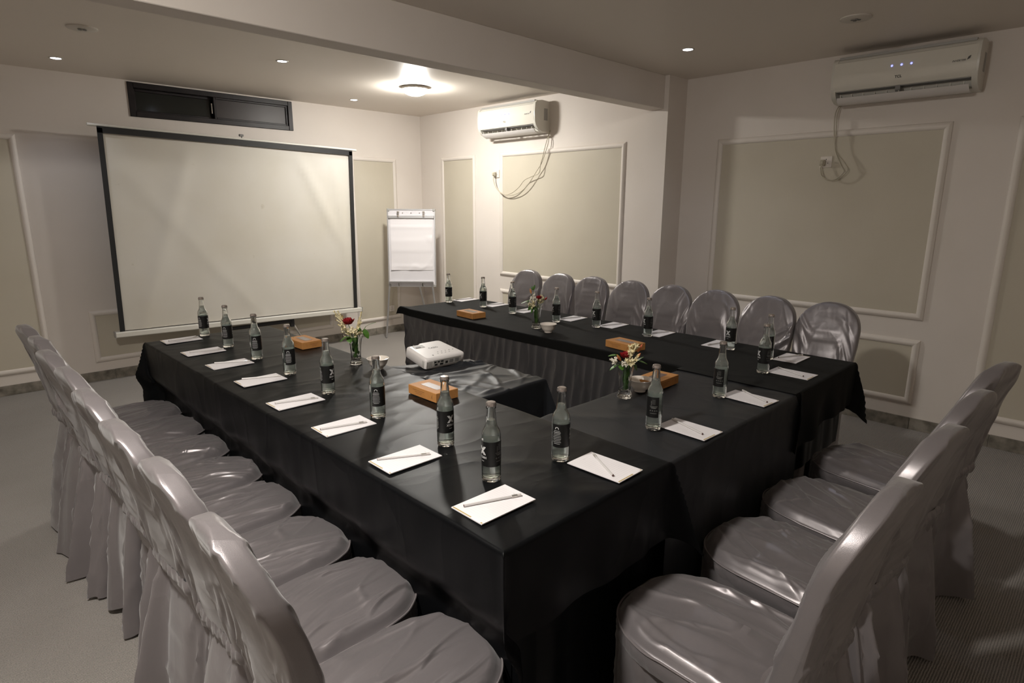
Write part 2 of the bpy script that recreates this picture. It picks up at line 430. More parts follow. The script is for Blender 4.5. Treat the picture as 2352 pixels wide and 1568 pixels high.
moulding(9, (XR, 0, 0), R, -0.520, 0.70, .200, 1.880)

# window
root = empty('window_1', (0, YS, 0), kind=K)
m = MB(); fw_ = .042
def frame_rect(m, x0, x1, z0, z1, w_, y0, y1, b=.003):
    m.bbox(x0, y0, z0, x0+w_, y1, z1, b); m.bbox(x1-w_, y0, z0, x1, y1, z1, b)
    m.bbox(x0+w_, y0, z0, x1-w_, y1, z0+w_, b); m.bbox(x0+w_, y0, z1-w_, x1-w_, y1, z1, b)
frame_rect(m, WX0, WX1, WZ0, WZ1, fw_, -.012, .10); m.obj('frame', WINF, root, smooth=False)
xm = 2.07
m = MB(); frame_rect(m, WX0+fw_, xm+.02, WZ0+fw_-.004, WZ1-fw_+.004, .022, .05, .075); s1 = m.obj('sash', WINF, root, smooth=False)
MB().box(WX0+fw_+.022, .06, WZ0+fw_+.018, xm-.002, .064, WZ1-fw_-.018).obj('pane', PANE, s1, smooth=False)
m = MB(); frame_rect(m, xm-.02, WX1-fw_, WZ0+fw_-.004, WZ1-fw_+.004, .018, .005, .03); s2 = m.obj('sash', WINF, root, smooth=False)
MB().box(xm-.002, .016, WZ0+fw_+.014, WX1-fw_-.018, .02, WZ1-fw_-.014).obj('pane', PANE2, s2, smooth=False)
MB().bbox(xm-.034, .028, 2.20, xm-.022, .048, 2.29, .003).obj('latch', CHROME, root)

# ================================================================== CEILING FITTINGS
def ceiling_lamp(x, y, m, label, grp=None):
    t = empty('ceiling_lamp', (x, y, H), 0, label, 'lamp', grp)
    MB().lathe([(.0, 0), (.105, 0), (.112, -.006), (.112, -.020), (.100, -.022)], 48).obj('rim', PLATE, t)
    pr = [(.100*math.cos(a), -.020-.050*math.sin(a)) for a in np.linspace(0, PI/2-.01, 12)]
    MB().lathe(pr, 48, cap1=True).obj('diffuser', m, t)
    return t
ceiling_lamp(3.19, 4.43, LAMPM, 'round glowing ceiling lamp between the screen and the far air conditioner')
ceiling_lamp(-0.12, 1.15, LAMPN, 'round glowing ceiling lamp over the near end of the room')
def downlight(x, y, label, spot=True):
    t = empty('downlight', (x, y, H), 0, label, 'downlight', 'small recessed downlights')
    MB().lathe([(.0295, -.001), (.033, -.004), (.040, -.004), (.042, 0)], 32).obj('rim', PLATE, t)
    MB().lathe([(.030, -.002), (.02, -.004), (.001, -.005)], 24, cap1=True).obj('lens', DLM, t)
    ld = bpy.data.lights.new('downlight_beam', 'SPOT'); ld.energy = DOWNLIGHT_W*4; ld.color = (0.80, 0.86, 1.0)
    ld.spot_size = math.radians(110); ld.spot_blend = 0.8; ld.shadow_soft_size = 0.03
    lo = bpy.data.objects.new('downlight_beam', ld); C.objects.link(lo); lo.parent = t; lo.location = (0, 0, -.012)
downlight(0.871, 5.316, 'small bluish downlight in the ceiling corner, leftmost of the four in view')
downlight(1.994, 4.306, 'small downlight above the window, just under the beam')
downlight(3.152, 5.354, 'small downlight left of the bright round lamp near the far wall')
downlight(3.661, 2.168, 'small downlight by the corner right of the ceiling beam')
downlight(2.46, 1.86, 'small downlight at the top edge of the picture, right of the beam')
def plate(x, y, label):
    t = empty('ceiling_plate', (x, y, H), 0, label, 'ceiling plate', 'round ceiling plates')
    MB().lathe([(.076, 0), (.076, -.005), (.073, -.007), (.03, -.009), (.001, -.010)], 48, cap1=True).obj('disc', PLATE, t)
    for k in range(4):
        M = Matrix.Rotation(PI/2*k+.5, 4, 'Z')
        MB().bbox(.007, -.008, -.0125, .024, .008, -.0105, .001, M=M).obj('slot', GREYP, t)
    return t
plate(0.851, 4.322, 'round white ceiling plate above the left downlight')
plate(3.692, 1.213, 'round white ceiling plate in front of the near air conditioner')

# ================================================================== AIR CONDITIONERS
def air_conditioner(loc, label, faint):
    # local: x to the right as seen from the room, -y into the room, z up; origin at wall, bottom left
    W = .760
    t = empty('air_conditioner', loc, R, label, 'air conditioner', 'wall air conditioners')
    side = [(0, 0), (0, .262), (-.10, .268), (-.165, .258), (-.188, .235), (-.197, .16), (-.192, .085), (-.178, .05), (-.15, .022), (-.10, .003), (-.05, 0)]
    mid = [(0, 0), (0, .258), (-.10, .264), (-.163, .254), (-.184, .233), (-.192, .16), (-.187, .088), (-.172, .062), (-.10, .075), (-.085, .012), (-.05, .002)]
    m = MB(); m.prism(side, 0, 0, .028); m.prism(side, 0, W-.028, W); m.prism(mid, 0, .028, W-.028)
    m.obj('casing', WPLAS, t, angle=40)
    fp = [(-.166, .247), (-.190, .228), (-.1985, .16), (-.194, .092), (-.182, .064), (-.176, .064), (-.187, .09), (-.19, .16), (-.182, .225), (-.16, .243)]
    fpn = MB().prism(fp, 0, .012, W-.012).obj('front_panel', ACFRONT, t, angle=40)
    MB().box(.03, -.168, .252, W-.03, -.05, .2665).obj('intake_grille', LGREY, t, smooth=False)
    MB().box(.034, -.17, .058, W-.034, -.10, .0615).obj('outlet_slot', GREYP, t, smooth=False)
    fl = [(-.172, .026), (-.150, .000), (-.112, -.012), (-.085, -.008), (-.085, -.004), (-.112, -.007), (-.147, .004), (-.168, .028)]
    fo = MB().prism(fl, 0, .036, W-.036).obj('louver_flap', PROJW, t, angle=40)
    for k in range(11):
        x = .06+k*(W-.12)/10
        MB().prism([(-.172, .044), (-.170, .026), (-.14, .004), (-.125, .022)], 0, x-.0015, x+.0015).obj('vane', WPLAS, fo, smooth=False)
    MB().prism([(-.176, .062), (-.176, .038), (-.14, .012), (-.13, .06)], 0, W*.475, W*.51).obj('flap_motor', GREYP, fo, smooth=False)
    for k, dx in enumerate((.335, .385, .435)):
        MB().lathe([(.0055, 0), (.0055, .0008)], 10, cap1=True).obj('display_light', LEDB, t, (dx, -.1985, .172), (PI/2, 0, 0))
    text_on('lettering', 'TCL', .020, INK2 if faint else INK, fpn, frontM(.375, -.1975, .108), bold=.0006)
    text_on('lettering', 'INVERTER', .014, INK, fpn, frontM(.665, -.1995, .150), bold=.0002, shear=.35)
    MB().add([(.702, -.2, .150), (.716, -.2, .156), (.720, -.2, .172), (.708, -.2, .166)], [(0, 1, 2, 3)]).obj('leaf_mark', INK, fpn, smooth=False)
    MB().box(W, -.075, .10, W+.0012, -.03, .20).obj('rating_label', LGREY, t, smooth=False)
    return t
air_conditioner((XL, 4.625, 2.068), 'white split air conditioner on the alcove wall beyond the beam', True)
air_conditioner((XR, 1.520, 2.072), 'white split air conditioner on the nearer wall right of the beam', False)

def smooth_path(pts, n=6):
    P = [Vector(p) for p in pts]; P = [P[0]*2-P[1]]+P+[P[-1]*2-P[-2]]; out = []
    for i in range(1, len(P)-2):
        for k in range(n):
            u = k/n; a, b, c, d = P[i-1:i+3]
            out.append(.5*((2*b)+(-a+c)*u+(2*a-5*b+4*c-d)*u*u+(-a+3*b-3*c+d)*u**3))
    out.append(P[-2]); return out
def socket(loc, rz, label, s=.074):
    t = empty('wall_socket', loc, rz, label, 'socket', 'wall sockets')
    MB().bbox(-s/2, -.009, -s/2, s/2, 0, s/2, .002).obj('faceplate', MOULD, t, smooth=False)
    for (a, b, ww, hh) in ((0, .016, .004, .008), (-.012, -.008, .007, .004), (.012, -.008, .007, .004)):
        MB().box(a-ww/2, -.0095, b-hh/2, a+ww/2, -.0088, b+hh/2).obj('pin_hole', DARKP, t, smooth=False)
    return t
socket((XL, 4.560, 1.733), R, 'white wall socket left of the alcove panel with a plug in it')
socket((XR, 1.560, 1.722), R, 'white wall socket on the panel under the near air conditioner')
socket((3.775, YS-.004, 0.277), 0, 'low wall socket behind the flipchart legs', .066)
def cord(name, strands, plug, label):
    t = empty(name, plug, 0, label, 'power cord', 'air conditioner cords')
    off = Vector(plug)
    for st in strands:
        MB().tube([p-off for p in smooth_path(st)], .0035, 7).obj('cable', CORD, t)
    m = MB(); m.bbox(-.030, -.017, -.020, .0, .017, .020, .006); m.bbox(-.040, -.012, -.012, -.028, .012, .012, .004)
    m.obj('plug', CORD, t)
a = [(4.236, 3.845, 2.085), (4.215, 3.845, 2.03), (4.205, 3.842, 1.968), (4.205, 3.905, 1.829), (4.205, 3.935, 1.784), (4.205, 3.985, 1.73), (4.205, 4.11, 1.60), (4.205, 4.244, 1.535), (4.205, 4.395, 1.525), (4.205, 4.52, 1.593), (4.205, 4.565, 1.66), (4.212, 4.574, 1.712)]
b = [(4.236, 3.850, 2.085), (4.212, 3.855, 2.02), (4.200, 3.872, 1.95), (4.200, 3.900, 1.86), (4.200, 3.925, 1.80), (4.202, 3.945, 1.72), (4.200, 4.02, 1.695), (4.200, 4.13, 1.66), (4.20, 4.20, 1.60), (4.20, 4.30, 1.545), (4.205, 4.42, 1.53), (4.205, 4.52, 1.588), (4.205, 4.562, 1.66), (4.212, 4.570, 1.712)]
cord('power_cord', [a, b], (4.238, 4.572, 1.728), 'looping two-strand power cord hanging from the alcove air conditioner')
a = [(4.49, 1.505, 2.075), (4.475, 1.515, 2.06), (4.465, 1.524, 2.015), (4.465, 1.519, 1.917), (4.465, 1.495, 1.792), (4.465, 1.43, 1.706), (4.465, 1.408, 1.66), (4.465, 1.45, 1.615), (4.465, 1.50, 1.60), (4.465, 1.545, 1.615), (4.468, 1.572, 1.675), (4.472, 1.573, 1.705)]
b = [(4.49, 1.500, 2.075), (4.472, 1.505, 2.05), (4.462, 1.510, 2.0), (4.462, 1.505, 1.90), (4.462, 1.50, 1.80), (4.462, 1.455, 1.70), (4.462, 1.43, 1.65), (4.462, 1.49, 1.60), (4.46, 1.56, 1.625), (4.468, 1.580, 1.675), (4.472, 1.577, 1.705)]
cord('power_cord', [a, b], (4.497, 1.576, 1.716), 'tangled power cord hanging from the near air conditioner onto the beige panel')

# ================================================================== PROJECTION SCREEN
t = empty('projection_screen', (2.14, 5.60, 0), 0, 'large tripod projection screen with black border and white bottom case', 'projection screen')
M = Matrix.Rotation(math.radians(1.25), 4, 'Y')     # leans a touch to one side
def tl(m, mats, nm, par=t, **k):
    m.v = [tuple(M @ (Vector(p)-Vector((0, 0, .4)))+Vector((0, 0, .4))) for p in m.v]
    return m.obj(nm, mats, par, **k)
x0, x1, z0, z1 = -1.072, 1.062, .405, 1.962
tl(MB().tube([(x0-.055, 0, z1+.020), (x1+.055, 0, z1+.020)], .011, 12), WPLAS, 'top_bar')
n1_, n2_ = 60, 36
U, V = np.meshgrid(np.linspace(x0+.028, x1-.028, n1_), np.linspace(z0+.004, z1-.030, n2_), indexing='ij')
tp_ = sst(1.93, 1.75, V)
sag = .006*crease(U*1.3+V*1.1, V*.25-U*.1, seed=3, wd=.25)+tp_*(.014*np.exp(-((U-.48-.50*(1.93-V))/.055)**2)*sst(.9, 1.3, V)+.013*np.exp(-((U+.42+.32*(1.93-V))/.075)**2)+.008*np.exp(-((U-.86-.12*(1.93-V))/.04)**2))
P = np.stack([U, -.001-sag, V], -1)
tl(MB().grid(P), SCREENM, 'screen_fabric')
m = MB(); m.box(x0, .0005, z0, x0+.036, .004, z1); m.box(x1-.036, .0005, z0, x1, .004, z1); m.box(x0, .0005, z1-.036, x1, .004, z1+.012)
m.v = [(p[0], p[1]-.022, p[2]) for p in m.v]
tl(m, BORDER, 'border', smooth=False)
tl(MB().box(x0+.02, .004, z0, x1-.02, .007, z1), BORDER, 'screen_back', smooth=False)
tl(MB().bbox(x0-.035, -.035, .358, x1+.050, .030, .402, .006), WPLAS, 'bottom_case', smooth=False)
for sx in (x0-.036, x1+.049): tl(MB().bbox(sx, -.037, .355, sx+.006, .032, .405, .002), LGREY, 'end_cap', smooth=False)
m = MB(); m.tube([(.0, .0, 1.975), (.0, -.004, 2.01), (-.018, -.004, 2.016)], .006, 8); m.bbox(-.02, -.012, 2.004, .016, .012, 2.022, .003)
tl(m, GREYP, 'hanging_hook')
MB().tube([(.0, .03, .12), (.0, .03, 1.96)], .012, 10).obj('pole', BLACKM, t)
MB().bbox(-.03, .012, .20, .03, .05, .34, .006).obj('pole_clamp', BLACKM, t, smooth=False)
MB().bbox(-.28, .0, .312, .36, .03, .342, .004).obj('brace', BLACKM, t, smooth=False)
for q in [(.52, -.02, .012), (-.42, -.12, .012), (.06, .20, .012)]:
    st = (.36, .02, .33) if q[0] > .3 else (0, .03, .30)
    MB().tube([st, q], .011, 8).obj('leg', BLACKM if q[0] < .3 else CHROME, t)
MB().bbox(.345, .0, .27, .385, .04, .345, .004).obj('leg_joint', BLACKM, t, smooth=False)

# ================================================================== FLIPCHART
ya = math.radians(45.6)
# local x = right as seen, y = away from the camera
fo = Vector((3.777, 5.396, 0))
t = empty('flipchart_easel', fo, ya-PI/2, 'white flipchart easel on three thin metal legs by the far corner', 'flipchart')
bw = .257; bz0, bz1 = .575, 1.388
lean = Matrix.Translation((0, 0, .57)) @ Matrix.Rotation(math.radians(-4), 4, 'X') @ Matrix.Translation((0, 0, -.57))
def fl_(m, mats, nm, par=t, **k):
    m.v = [tuple(lean @ Vector(p)) for p in m.v]; return m.obj(nm, mats, par, **k)
bd = fl_(MB().box(-bw+.01, -.008, bz0, bw-.01, .008, bz1-.01), BOARDW, 'board', smooth=False)
m = MB(); frame_rect(m, -bw, bw, bz0-.01, bz1, .014, -.013, .011, .002); fl_(m, ALU, 'frame', smooth=False)
for sx in (-1, 1):
    for z in (bz0-.012, bz1-.026): fl_(MB().bbox(min(sx*bw, sx*(bw-.028)), -.016, z, max(sx*bw, sx*(bw-.028)), .013, z+.03, .004), LGREY, 'corner_cap')
cb = fl_(MB().bbox(-bw+.014, -.026, bz1-.098, bw-.014, -.009, bz1-.070, .003), ALU, 'clamp_bar', smooth=False)
for x in (-.135, .135):
    m = MB(); m.bbox(x-.011, -.040, bz1-.085, x+.011, -.024, bz1-.060, .003); m.tube([(x, -.032, bz1-.060), (x, -.028, bz1-.035)], .007, 8); m.bbox(x-.013, -.034, bz1-.042, x+.013, -.02, bz1-.026, .003)
    fl_(m, CHROME, 'clamp_clip', cb)
for x in (-.09, 0, .09): fl_(MB().lathe([(.006, 0), (.006, .003), (.003, .005)], 12, cap1=True).obj('x', ALU) and MB().tube([(x, -.008, bz1-.042), (x, -.013, bz1-.042)], .006, 10), CHROME, 'hook_stud')
for o in [o for o in bpy.data.objects if o.name == 'x' or o.name.startswith('x.')]: bpy.data.objects.remove(o)
tr = fl_(MB().prism([(-.012, bz0+.035), (-.045, bz0+.035), (-.050, bz0+.046), (-.050, bz0+.052), (-.040, bz0+.046), (-.012, bz0+.043)], 0, -bw+.012, bw-.028), ALU, 'pen_tray', smooth=False)
for x in (-.14, .115): fl_(MB().bbox(x-.008, -.034, bz0-.002, x+.008, -.012, bz0+.034, .002), CHROME, 'tray_bracket', tr)
MB().tube([(-.245, -.012, .60), (-.300, -.02, .006)], .010, 8).obj('leg', ALU, t)
MB().tube([(.215, -.012, .60), (.275, -.02, .006)], .010, 8).obj('leg', ALU, t)
MB().tube([(.06, .02, .62), (.16, .23, .006)], .010, 8).obj('leg', ALU, t)
# paper pad held by the clamp
t2 = empty('flipchart_pad', fo, ya-PI/2, 'blank white flipchart paper pad, creased at the lower left corner', 'paper pad')
pw = .222; pz0, pz1 = .745, bz1-.095
U, V = np.meshgrid(np.linspace(-pw, pw-.002, 30), np.linspace(pz0, pz1, 40), indexing='ij')
cz = .006*crease(U*3+V*4, V*3-U*5, seed=5, wd=.12)*(V < 1.1)+.004*crease(U*.6, V*7, seed=8, wd=.2)
cz += .02*np.clip((-U-.10)*6, 0, 1)*np.clip((.83-V)*9, 0, 1)**2
P = np.stack([U, -.012-cz, V], -1)
fl_(MB().grid(P), PAPER, 'top_sheet', t2)
fl_(MB().box(-pw+.004, -.0115, pz0+.003, pw+.006, -.0085, pz1), PAPER, 'sheet_stack', t2, smooth=False)

# ================================================================== TABLES
def table(x0, x1, y0, y1, label):
    t = empty('conference_table', ((x0+x1)/2, (y0+y1)/2, 0), 0, label, 'table', 'tables under the black cloths')
    w_, l_ = (x1-x0)/2, (y1-y0)/2
    MB().bbox(-w_+.004, -l_+.004, .720, w_-.004, l_-.004, .744, .003).obj('tabletop', WOOD, t, smooth=False)
    for sx in (-1, 1):
        for sy in (-1, 1):
            MB().tube([(sx*(w_-.10), sy*(l_-.10), 0), (sx*(w_-.10), sy*(l_-.10), .72)], .014, 8).obj('leg', BLACKM, t)
table(.765, 1.360, .81, 3.39, 'long table under the black satin cloth by the left chair row')
table(1.39, 2.285, .80, 1.270, 'cross table under the slate cloth joining the two long tables')
table(2.293, 2.902, .80, 3.39, 'long table under the matte black cloth by the wall chairs')
table(1.41, 1.705, 1.60, 2.00, 'small table under the crumpled cloth carrying the projector')

def samples(a0, a1, dlo, dhi, step):
    s = []
    r = .009
    if dlo > .02:
        s += list(np.linspace(a0-dlo, a0-.022, max(2, int(dlo/step))))
        s += [a0-r*k for k in (1.9, 1.5, 1.15, .85, .55, .25)]
    elif dlo > 0: s += [a0-dlo]
    s += list(np.linspace(a0, a1, max(3, int((a1-a0)/step))))
    if dhi > .02:
        s += [a1+r*k for k in (.25, .55, .85, 1.15, 1.5, 1.9)]
        s += list(np.linspace(a1+.022, a1+dhi, max(2, int(dhi/step))))
    elif dhi > 0: s += [a1+dhi]
    return np.array(s)
def arc(s, r=.009):
    a = PI*r/2
    o = np.where(s <= 0, 0, np.where(s < a, r*np.sin(np.clip(s, 0, a)/r), r))
    d = np.where(s <= 0, 0, np.where(s < a, r*(1-np.cos(np.clip(s, 0, a)/r)), r+(s-a)))
    return o, d
def cloth(name, mats, label, x0, x1, y0, y1, drop, z=T, seed=1, step=.02, amp=.0018, fold=.012, push=(0, 0, 0, 0), hem=.05, post=None, flat=None, freq=1.0):
    dl, dr, dn, df = drop
    xs = samples(x0, x1, dl, dr, step); ys = samples(y0, y1, dn, df, step)
    U, V = np.meshgrid(xs, ys, indexing='ij')
    hl = 1+hem*noise(V*3+11, U*0, seed=seed); hu = 1+hem*noise(U*3, V*0+7, seed=seed+1)
    su = np.maximum(np.where(U < x0, (x0-U), U-x1), 0)*hl; sv = np.maximum(np.where(V < y0, (y0-V), V-y1), 0)*hu
    sx = np.where(U < x0, -1, 1); sy = np.where(V < y0, -1, 1)
    cx, cy = np.clip(U, x0, x1), np.clip(V, y0, y1)
    both = (su > 0) & (sv > 0)
    s = np.hypot(su, sv); k = .55*np.minimum(su, sv)
    o1, d1 = arc(su); o2, d2 = arc(sv)
    ox = np.where(both, o1+k*.62, o1); oy = np.where(both, o2+k*.62, o2)
    _, ds = arc(s)
    down = np.where(both, np.sqrt(np.maximum(ds**2-k**2, 0)), d1+d2)
    # hanging folds
    fx = fold*sst(.02, .3, down)*(noise(V*9*freq, U*0+3, seed=seed+2)+.22*noise(V*23*freq, U*0, seed=seed+3))
    fy_ = fold*sst(.02, .3, down)*(noise(U*9*freq, V*0+5, seed=seed+4)+.22*noise(U*23*freq, V*0, seed=seed+5))
    pl, pr, pn, pf = push
    px = np.where(sx < 0, pl, pr)*sst(.16, .27, down); py = np.where(sy < 0, pn, pf)*sst(.16, .27, down)
    X = cx+sx*np.where(su > 0, ox+np.maximum(fx, -.006)-px, 0)
    Y = cy+sy*np.where(sv > 0, oy+np.maximum(fy_, -.006)-py, 0)
    wr = amp*(crease(U*2.2+V*1.3, V*1.1-U*.7, seed=seed+6, wd=.16)+.7*crease(U*1.2-V*3.1, V*1.4+U*1.9, seed=seed+7, wd=.12)+.5*noise(U*6, V*6, seed=seed+8))
    Z = z-down+np.where(down < .01, wr, 0)
    if flat is not None:
        fm = flat(U, V)
        X = np.where(fm, U, X); Z = np.where(fm, z+wr*.5, Z)
    if post: X, Y, Z = post(U, V, X, Y, Z)
    Z = np.maximum(Z, .006)
    return tag(MB().grid(np.stack([X, Y, Z], -1)).obj(name, mats, angle=80), label, 'tablecloth', 'black tablecloths')

cloth('tablecloth', BLK, 'glossy black satin tablecloth on the long table by the left chairs', .757, 1.375, .795, 3.40, (.55, .22, .235, .22), T-.001, seed=21, push=(.055, 0, 0, 0), step=.014, amp=.0022, fold=.010, hem=.04,
      post=lambda U, V, X, Y, Z: (X, Y, Z+np.where(Z > .74, folds(U-1.14, V-1.80, 5, 16, (1.0, 1.9), (.005, .012), (.0010, .0026), .24, (.08, .2))+folds(U-1.10, V-2.5, 9, 10, (-.6, .9), (.006, .014), (.0008, .0022), .4, (.08, .25)), 0)))
cloth('tablecloth', BLK2, 'slate black satin tablecloth on the cross table with the near notepads', 1.376, 2.30, .797, 1.272, (0, 0, .44, .30), T-.003, seed=33, step=.016, amp=.003, fold=.009)
def curl(U, V, X, Y, Z):
    c = sst(3.30, 3.43, V)*sst(2.36, 2.25, U)
    return X-.03*c, Y, Z+.02*c
cloth('tablecloth', BLK3, 'matte black tablecloth on the long table along the wall chairs', 2.293, 2.905, .795, 3.385, (.060, .22, .225, .055), T+.003, seed=47, push=(0, .06, 0, 0), step=.02, amp=.0012, fold=.022, hem=.14, flat=lambda U, V: (U < 2.293) & (V < 1.29) & (V > .79), post=curl)
def bunch(U, V, X, Y, Z):
    Y = np.where(V > 1.58, Y-(X-1.388)*.42*sst(1.8, 2.15, V)*(U < 2), Y)
    on = Z > .73
    rid = .030*np.exp(-((V-2.04-.02*np.sin(U*30))/.018)**2)*sst(1.56, 1.62, U)+.012*np.exp(-((V-1.955-(U-1.5)*.2)/.014)**2)*sst(1.50, 1.6, U)
    far = sst(2.10, 2.02, V)
    Z = np.where(on, Z+rid*far*0+rid*.3+folds(U-1.55, V-1.87, 77, 34, (-1.2, 1.4), (.004, .010), (.003, .009), .28, (.04, .16)), Z)
    return X, Y, Z
cloth('tablecloth', BLK2, 'crumpled dark satin cloth on the small table under the projector', 1.373, 1.715, 1.575, 2.165, (0, .62, .60, .30), T-.003, seed=59, step=.007, amp=.004, fold=.012, post=bunch, freq=1.4)

# gathered table skirts
def gathered(name, mats, label, path, z0, z1, amp=.014, freq=16, seed=1):
    P = [Vector(p) for p in path]; seg = []
    for i in range(len(P)-1):
        d = P[i+1]-P[i]; n = int(d.length/.006)
        nr = Vector((d.y, -d.x, 0)).normalized()
        for k in range(n): seg.append((P[i]+d*(k/n), nr))
    seg.append((P[-1], nr))
    base = np.array([[q.x, q.y] for q, _ in seg]); nn = np.array([[q.x, q.y] for _, q in seg])
    s = np.arange(len(seg))*.006
    zz = np.concatenate([[z1], np.linspace(z1-.012, z0, 22)])
    out = []
    for z in zz:
        d = (z1-z)/(z1-z0)
        ph = s+.02*noise(s*5, d*2.0, seed=seed)
        a = amp*(.10+1.25*min(1, d*1.6))
        w_ = a*(np.abs(np.sin(ph*PI*freq*(1-.15*d)+2.5*noise(s*3, 0, seed=seed+1)))*1.0+.6*noise(ph*22, d*1.5, seed=seed+2))
        w_ = w_*(.55+.6*np.abs(noise(s*6, d*1.2, seed=seed+6)))+amp*.35*crease(s*9+z*2, z*5-s*2, seed=seed+4, wd=.12)*min(1, d*6)
        q = base+nn*(w_[:, None]+.0)
        out.append(np.column_stack([q, np.full(len(s), z)]))
    return tag(MB().grid(np.stack(out, 0)).obj(name, mats, angle=80), label, 'table skirt', 'gathered table skirts')
gathered('table_skirt', SKIRT, 'gathered shiny grey-black skirt down the inner side of the wall-side table', [(2.78, 3.386), (2.287, 3.386), (2.287, 1.30)][::-1], .012, .712, amp=.030, freq=15, seed=5)
gathered('table_skirt', BLK, 'plain black under-skirt hanging to the floor along the near table edge', [(.80, .822), (2.27, .822)], .012, .735, amp=.006, freq=7, seed=9)

gathered('table_skirt', BLK, 'short black under-skirt below the matte cloth at the right end', [(2.27, .822), (2.875, .822), (2.875, 3.36)], .385, .735, amp=.005, freq=6, seed=15)

# ================================================================== CHAIRS
def chair_meshes(seed):
    rs = np.random.RandomState(seed); out = {}
    # --- backrest
    lv = list(np.linspace(.40, .78, 48))+[.78+.155*math.sin(a) for a in np.linspace(.05, PI/2, 34)]
    lv = np.array(lv); n = 150
    th = np.linspace(0, 2*PI, n, endpoint=False)
    u = np.clip((lv-.775)/.1605, 0, 1)
    wd = np.interp(lv, [.40, .50, .60, .72, .79, .94], [.150, .146, .154, .164, .165, .165])*(1-u**2.3)**(1/2.0)
    tk = np.interp(lv, [.4, .6, .94], [.030, .027, .023])*(1-u**14)**.4
    wd = np.maximum(wd, .002); tk = np.maximum(tk, .002)
    yc = -.185-(lv-.42)*.215-.02*sst(.75, .94, lv)
    cs, sn = np.cos(th), np.sin(th)
    ex = 2/6.5
    X = wd[:, None]*np.sign(cs)*np.abs(cs)**ex; Yo = tk[:, None]*np.sign(sn)*np.abs(sn)**ex
    Z = np.repeat(lv[:, None], n, 1); front = sn[None, :] > 0
    L = np.repeat(lv[:, None], n, 1); fade = sst(1.0, .93, u)[:, None]
    tilt = rs.uniform(-.9, .9)
    wr = folds(X, L-.68, seed+60, 18, (tilt-.35, tilt+.35), (.004, .009), (.0018, .0048), .16, (.08, .2))+.0022*crease(X*16-L*7, L*5+X*6*tilt, 3, seed+1, .12)+.002*noise(X*9, L*7, 0, seed+2)
    gat = .007*np.abs(np.sin(X*85+3*noise(X*10, L*4, 0, seed+3)))*sst(.74, .52, L)*(~front)
    gat2 = .0035*np.abs(np.sin(X*60+2*noise(X*8, L*5, 0, seed+4)))*sst(.64, .46, L)*front
    Yd = np.where(np.abs(sn)[None, :] > .25, np.where(front, wr+gat2, -(wr+gat)), 0)*fade
    Y = Yo+Yd+yc[:, None]
    X = X*(1+.012*noise(L*8, X*0+np.sign(X), 0, seed+5)*fade)
    P = np.stack([X, Y, Z], -1)
    mb = MB().grid(P, cv=True); mb.f.append(tuple(range((len(lv)-1)*n, len(lv)*n))); mb.m.append(0)
    out['backrest'] = mb.mesh('backrest', SATIN, angle=75)
    # seam along the back's edge band
    # --- seat
    n = 300; ph = np.linspace(0, 2*PI, n, endpoint=False); c, s = np.cos(ph), np.sin(ph)
    fr = s > 0
    ee = np.where(fr, 2/2.5, 2/6.0); bb = np.where(fr, .195, .235)
    ox = .165*np.sign(c)*np.abs(c)**ee; oy = .045+bb*np.sign(s)*np.abs(s)**ee
    rr = np.concatenate([np.linspace(.02, .87, 72), [.90, .94, .97, .99, 1.0]])
    Xs, Ys, Zs = [], [], []
    ang = rs.uniform(-.5, .5)
    for r in rr:
        x, y = ox*r, .045+(oy-.045)*r
        z = .452+.016*(1-r*r)-.022*sst(.86, 1.0, r)**1.5
        a = x*math.cos(ang)-y*math.sin(ang); b = x*math.sin(ang)+y*math.cos(ang)
        wv = folds(x, y, seed+11, 26, (ang-.28, ang+.28), (.003, .009), (.002, .0060), .2, (.10, .26))+.003*crease(a*13+b*6, b*5, 1, seed+12, .14)+.002*noise(a*14, b*7, 0, seed+14)
        z = z+wv*(1-.75*sst(.9, 1, r))
        Xs.append(x); Ys.append(y); Zs.append(z)
    for k in range(1, 8):
        q = k/7; bul = .006*math.sin(q*PI)
        wv = .004*noise(ph*9, q*2, 0, seed+15)+.004*crease(ph*7, q*2.5, 0, seed+16, .16)
        Xs.append(ox*(1+(bul*.6)/.165)-c*np.abs(wv)*.5); Ys.append(oy+s*bul-s*np.abs(wv)); Zs.append(.430-.045*q+0*ph)
    P = np.stack([np.array(Xs), np.array(Ys), np.array(Zs)], -1)
    mb = MB().grid(P, cv=True); mb.f.append(tuple(range(n))); mb.m.append(0)
    out['seat'] = mb.mesh('seat', SATIN, angle=75)
    # --- piping round the seat edge
    pz = .4315+.0035*noise(ph*4, 0, 0, seed+21)
    sel = [i for i in range(n) if oy[i] > -.15]
    start = min(sel, key=lambda i: (ph[i]-(-.6+2*PI)) % (2*PI))
    order = [(start+k) % n for k in range(n) if ((start+k) % n) in sel]
    out['piping'] = MB().tube([(ox[i]*1.012, .045+(oy[i]-.045)*1.012, pz[i]) for i in order], .0026, 6).mesh('piping', SATIN_E)
    # --- skirt
    n = 170; ph = np.linspace(0, 2*PI, n, endpoint=False); c, s = np.cos(ph), np.sin(ph)
    fr = s > 0
    ee = np.where(fr, 2/2.7, 2/5.0); bb = np.where(fr, .194, .262)
    bx = .163*np.sign(c)*np.abs(c)**ee; by = .043+bb*np.sign(s)*np.abs(s)**ee
    rear = sst(-.15, -.21, by)
    ztop = .402+.125*rear
    q = np.linspace(0, 1, 26); Xs, Ys, Zs = [], [], []
    f1 = noise(ph*2.6, 0, 0, seed+31); f2 = noise(ph*6.0, 0, 0, seed+32)
    hem = .010+.02*np.clip(noise(ph*3, 0, 0, seed+33), 0, 1)
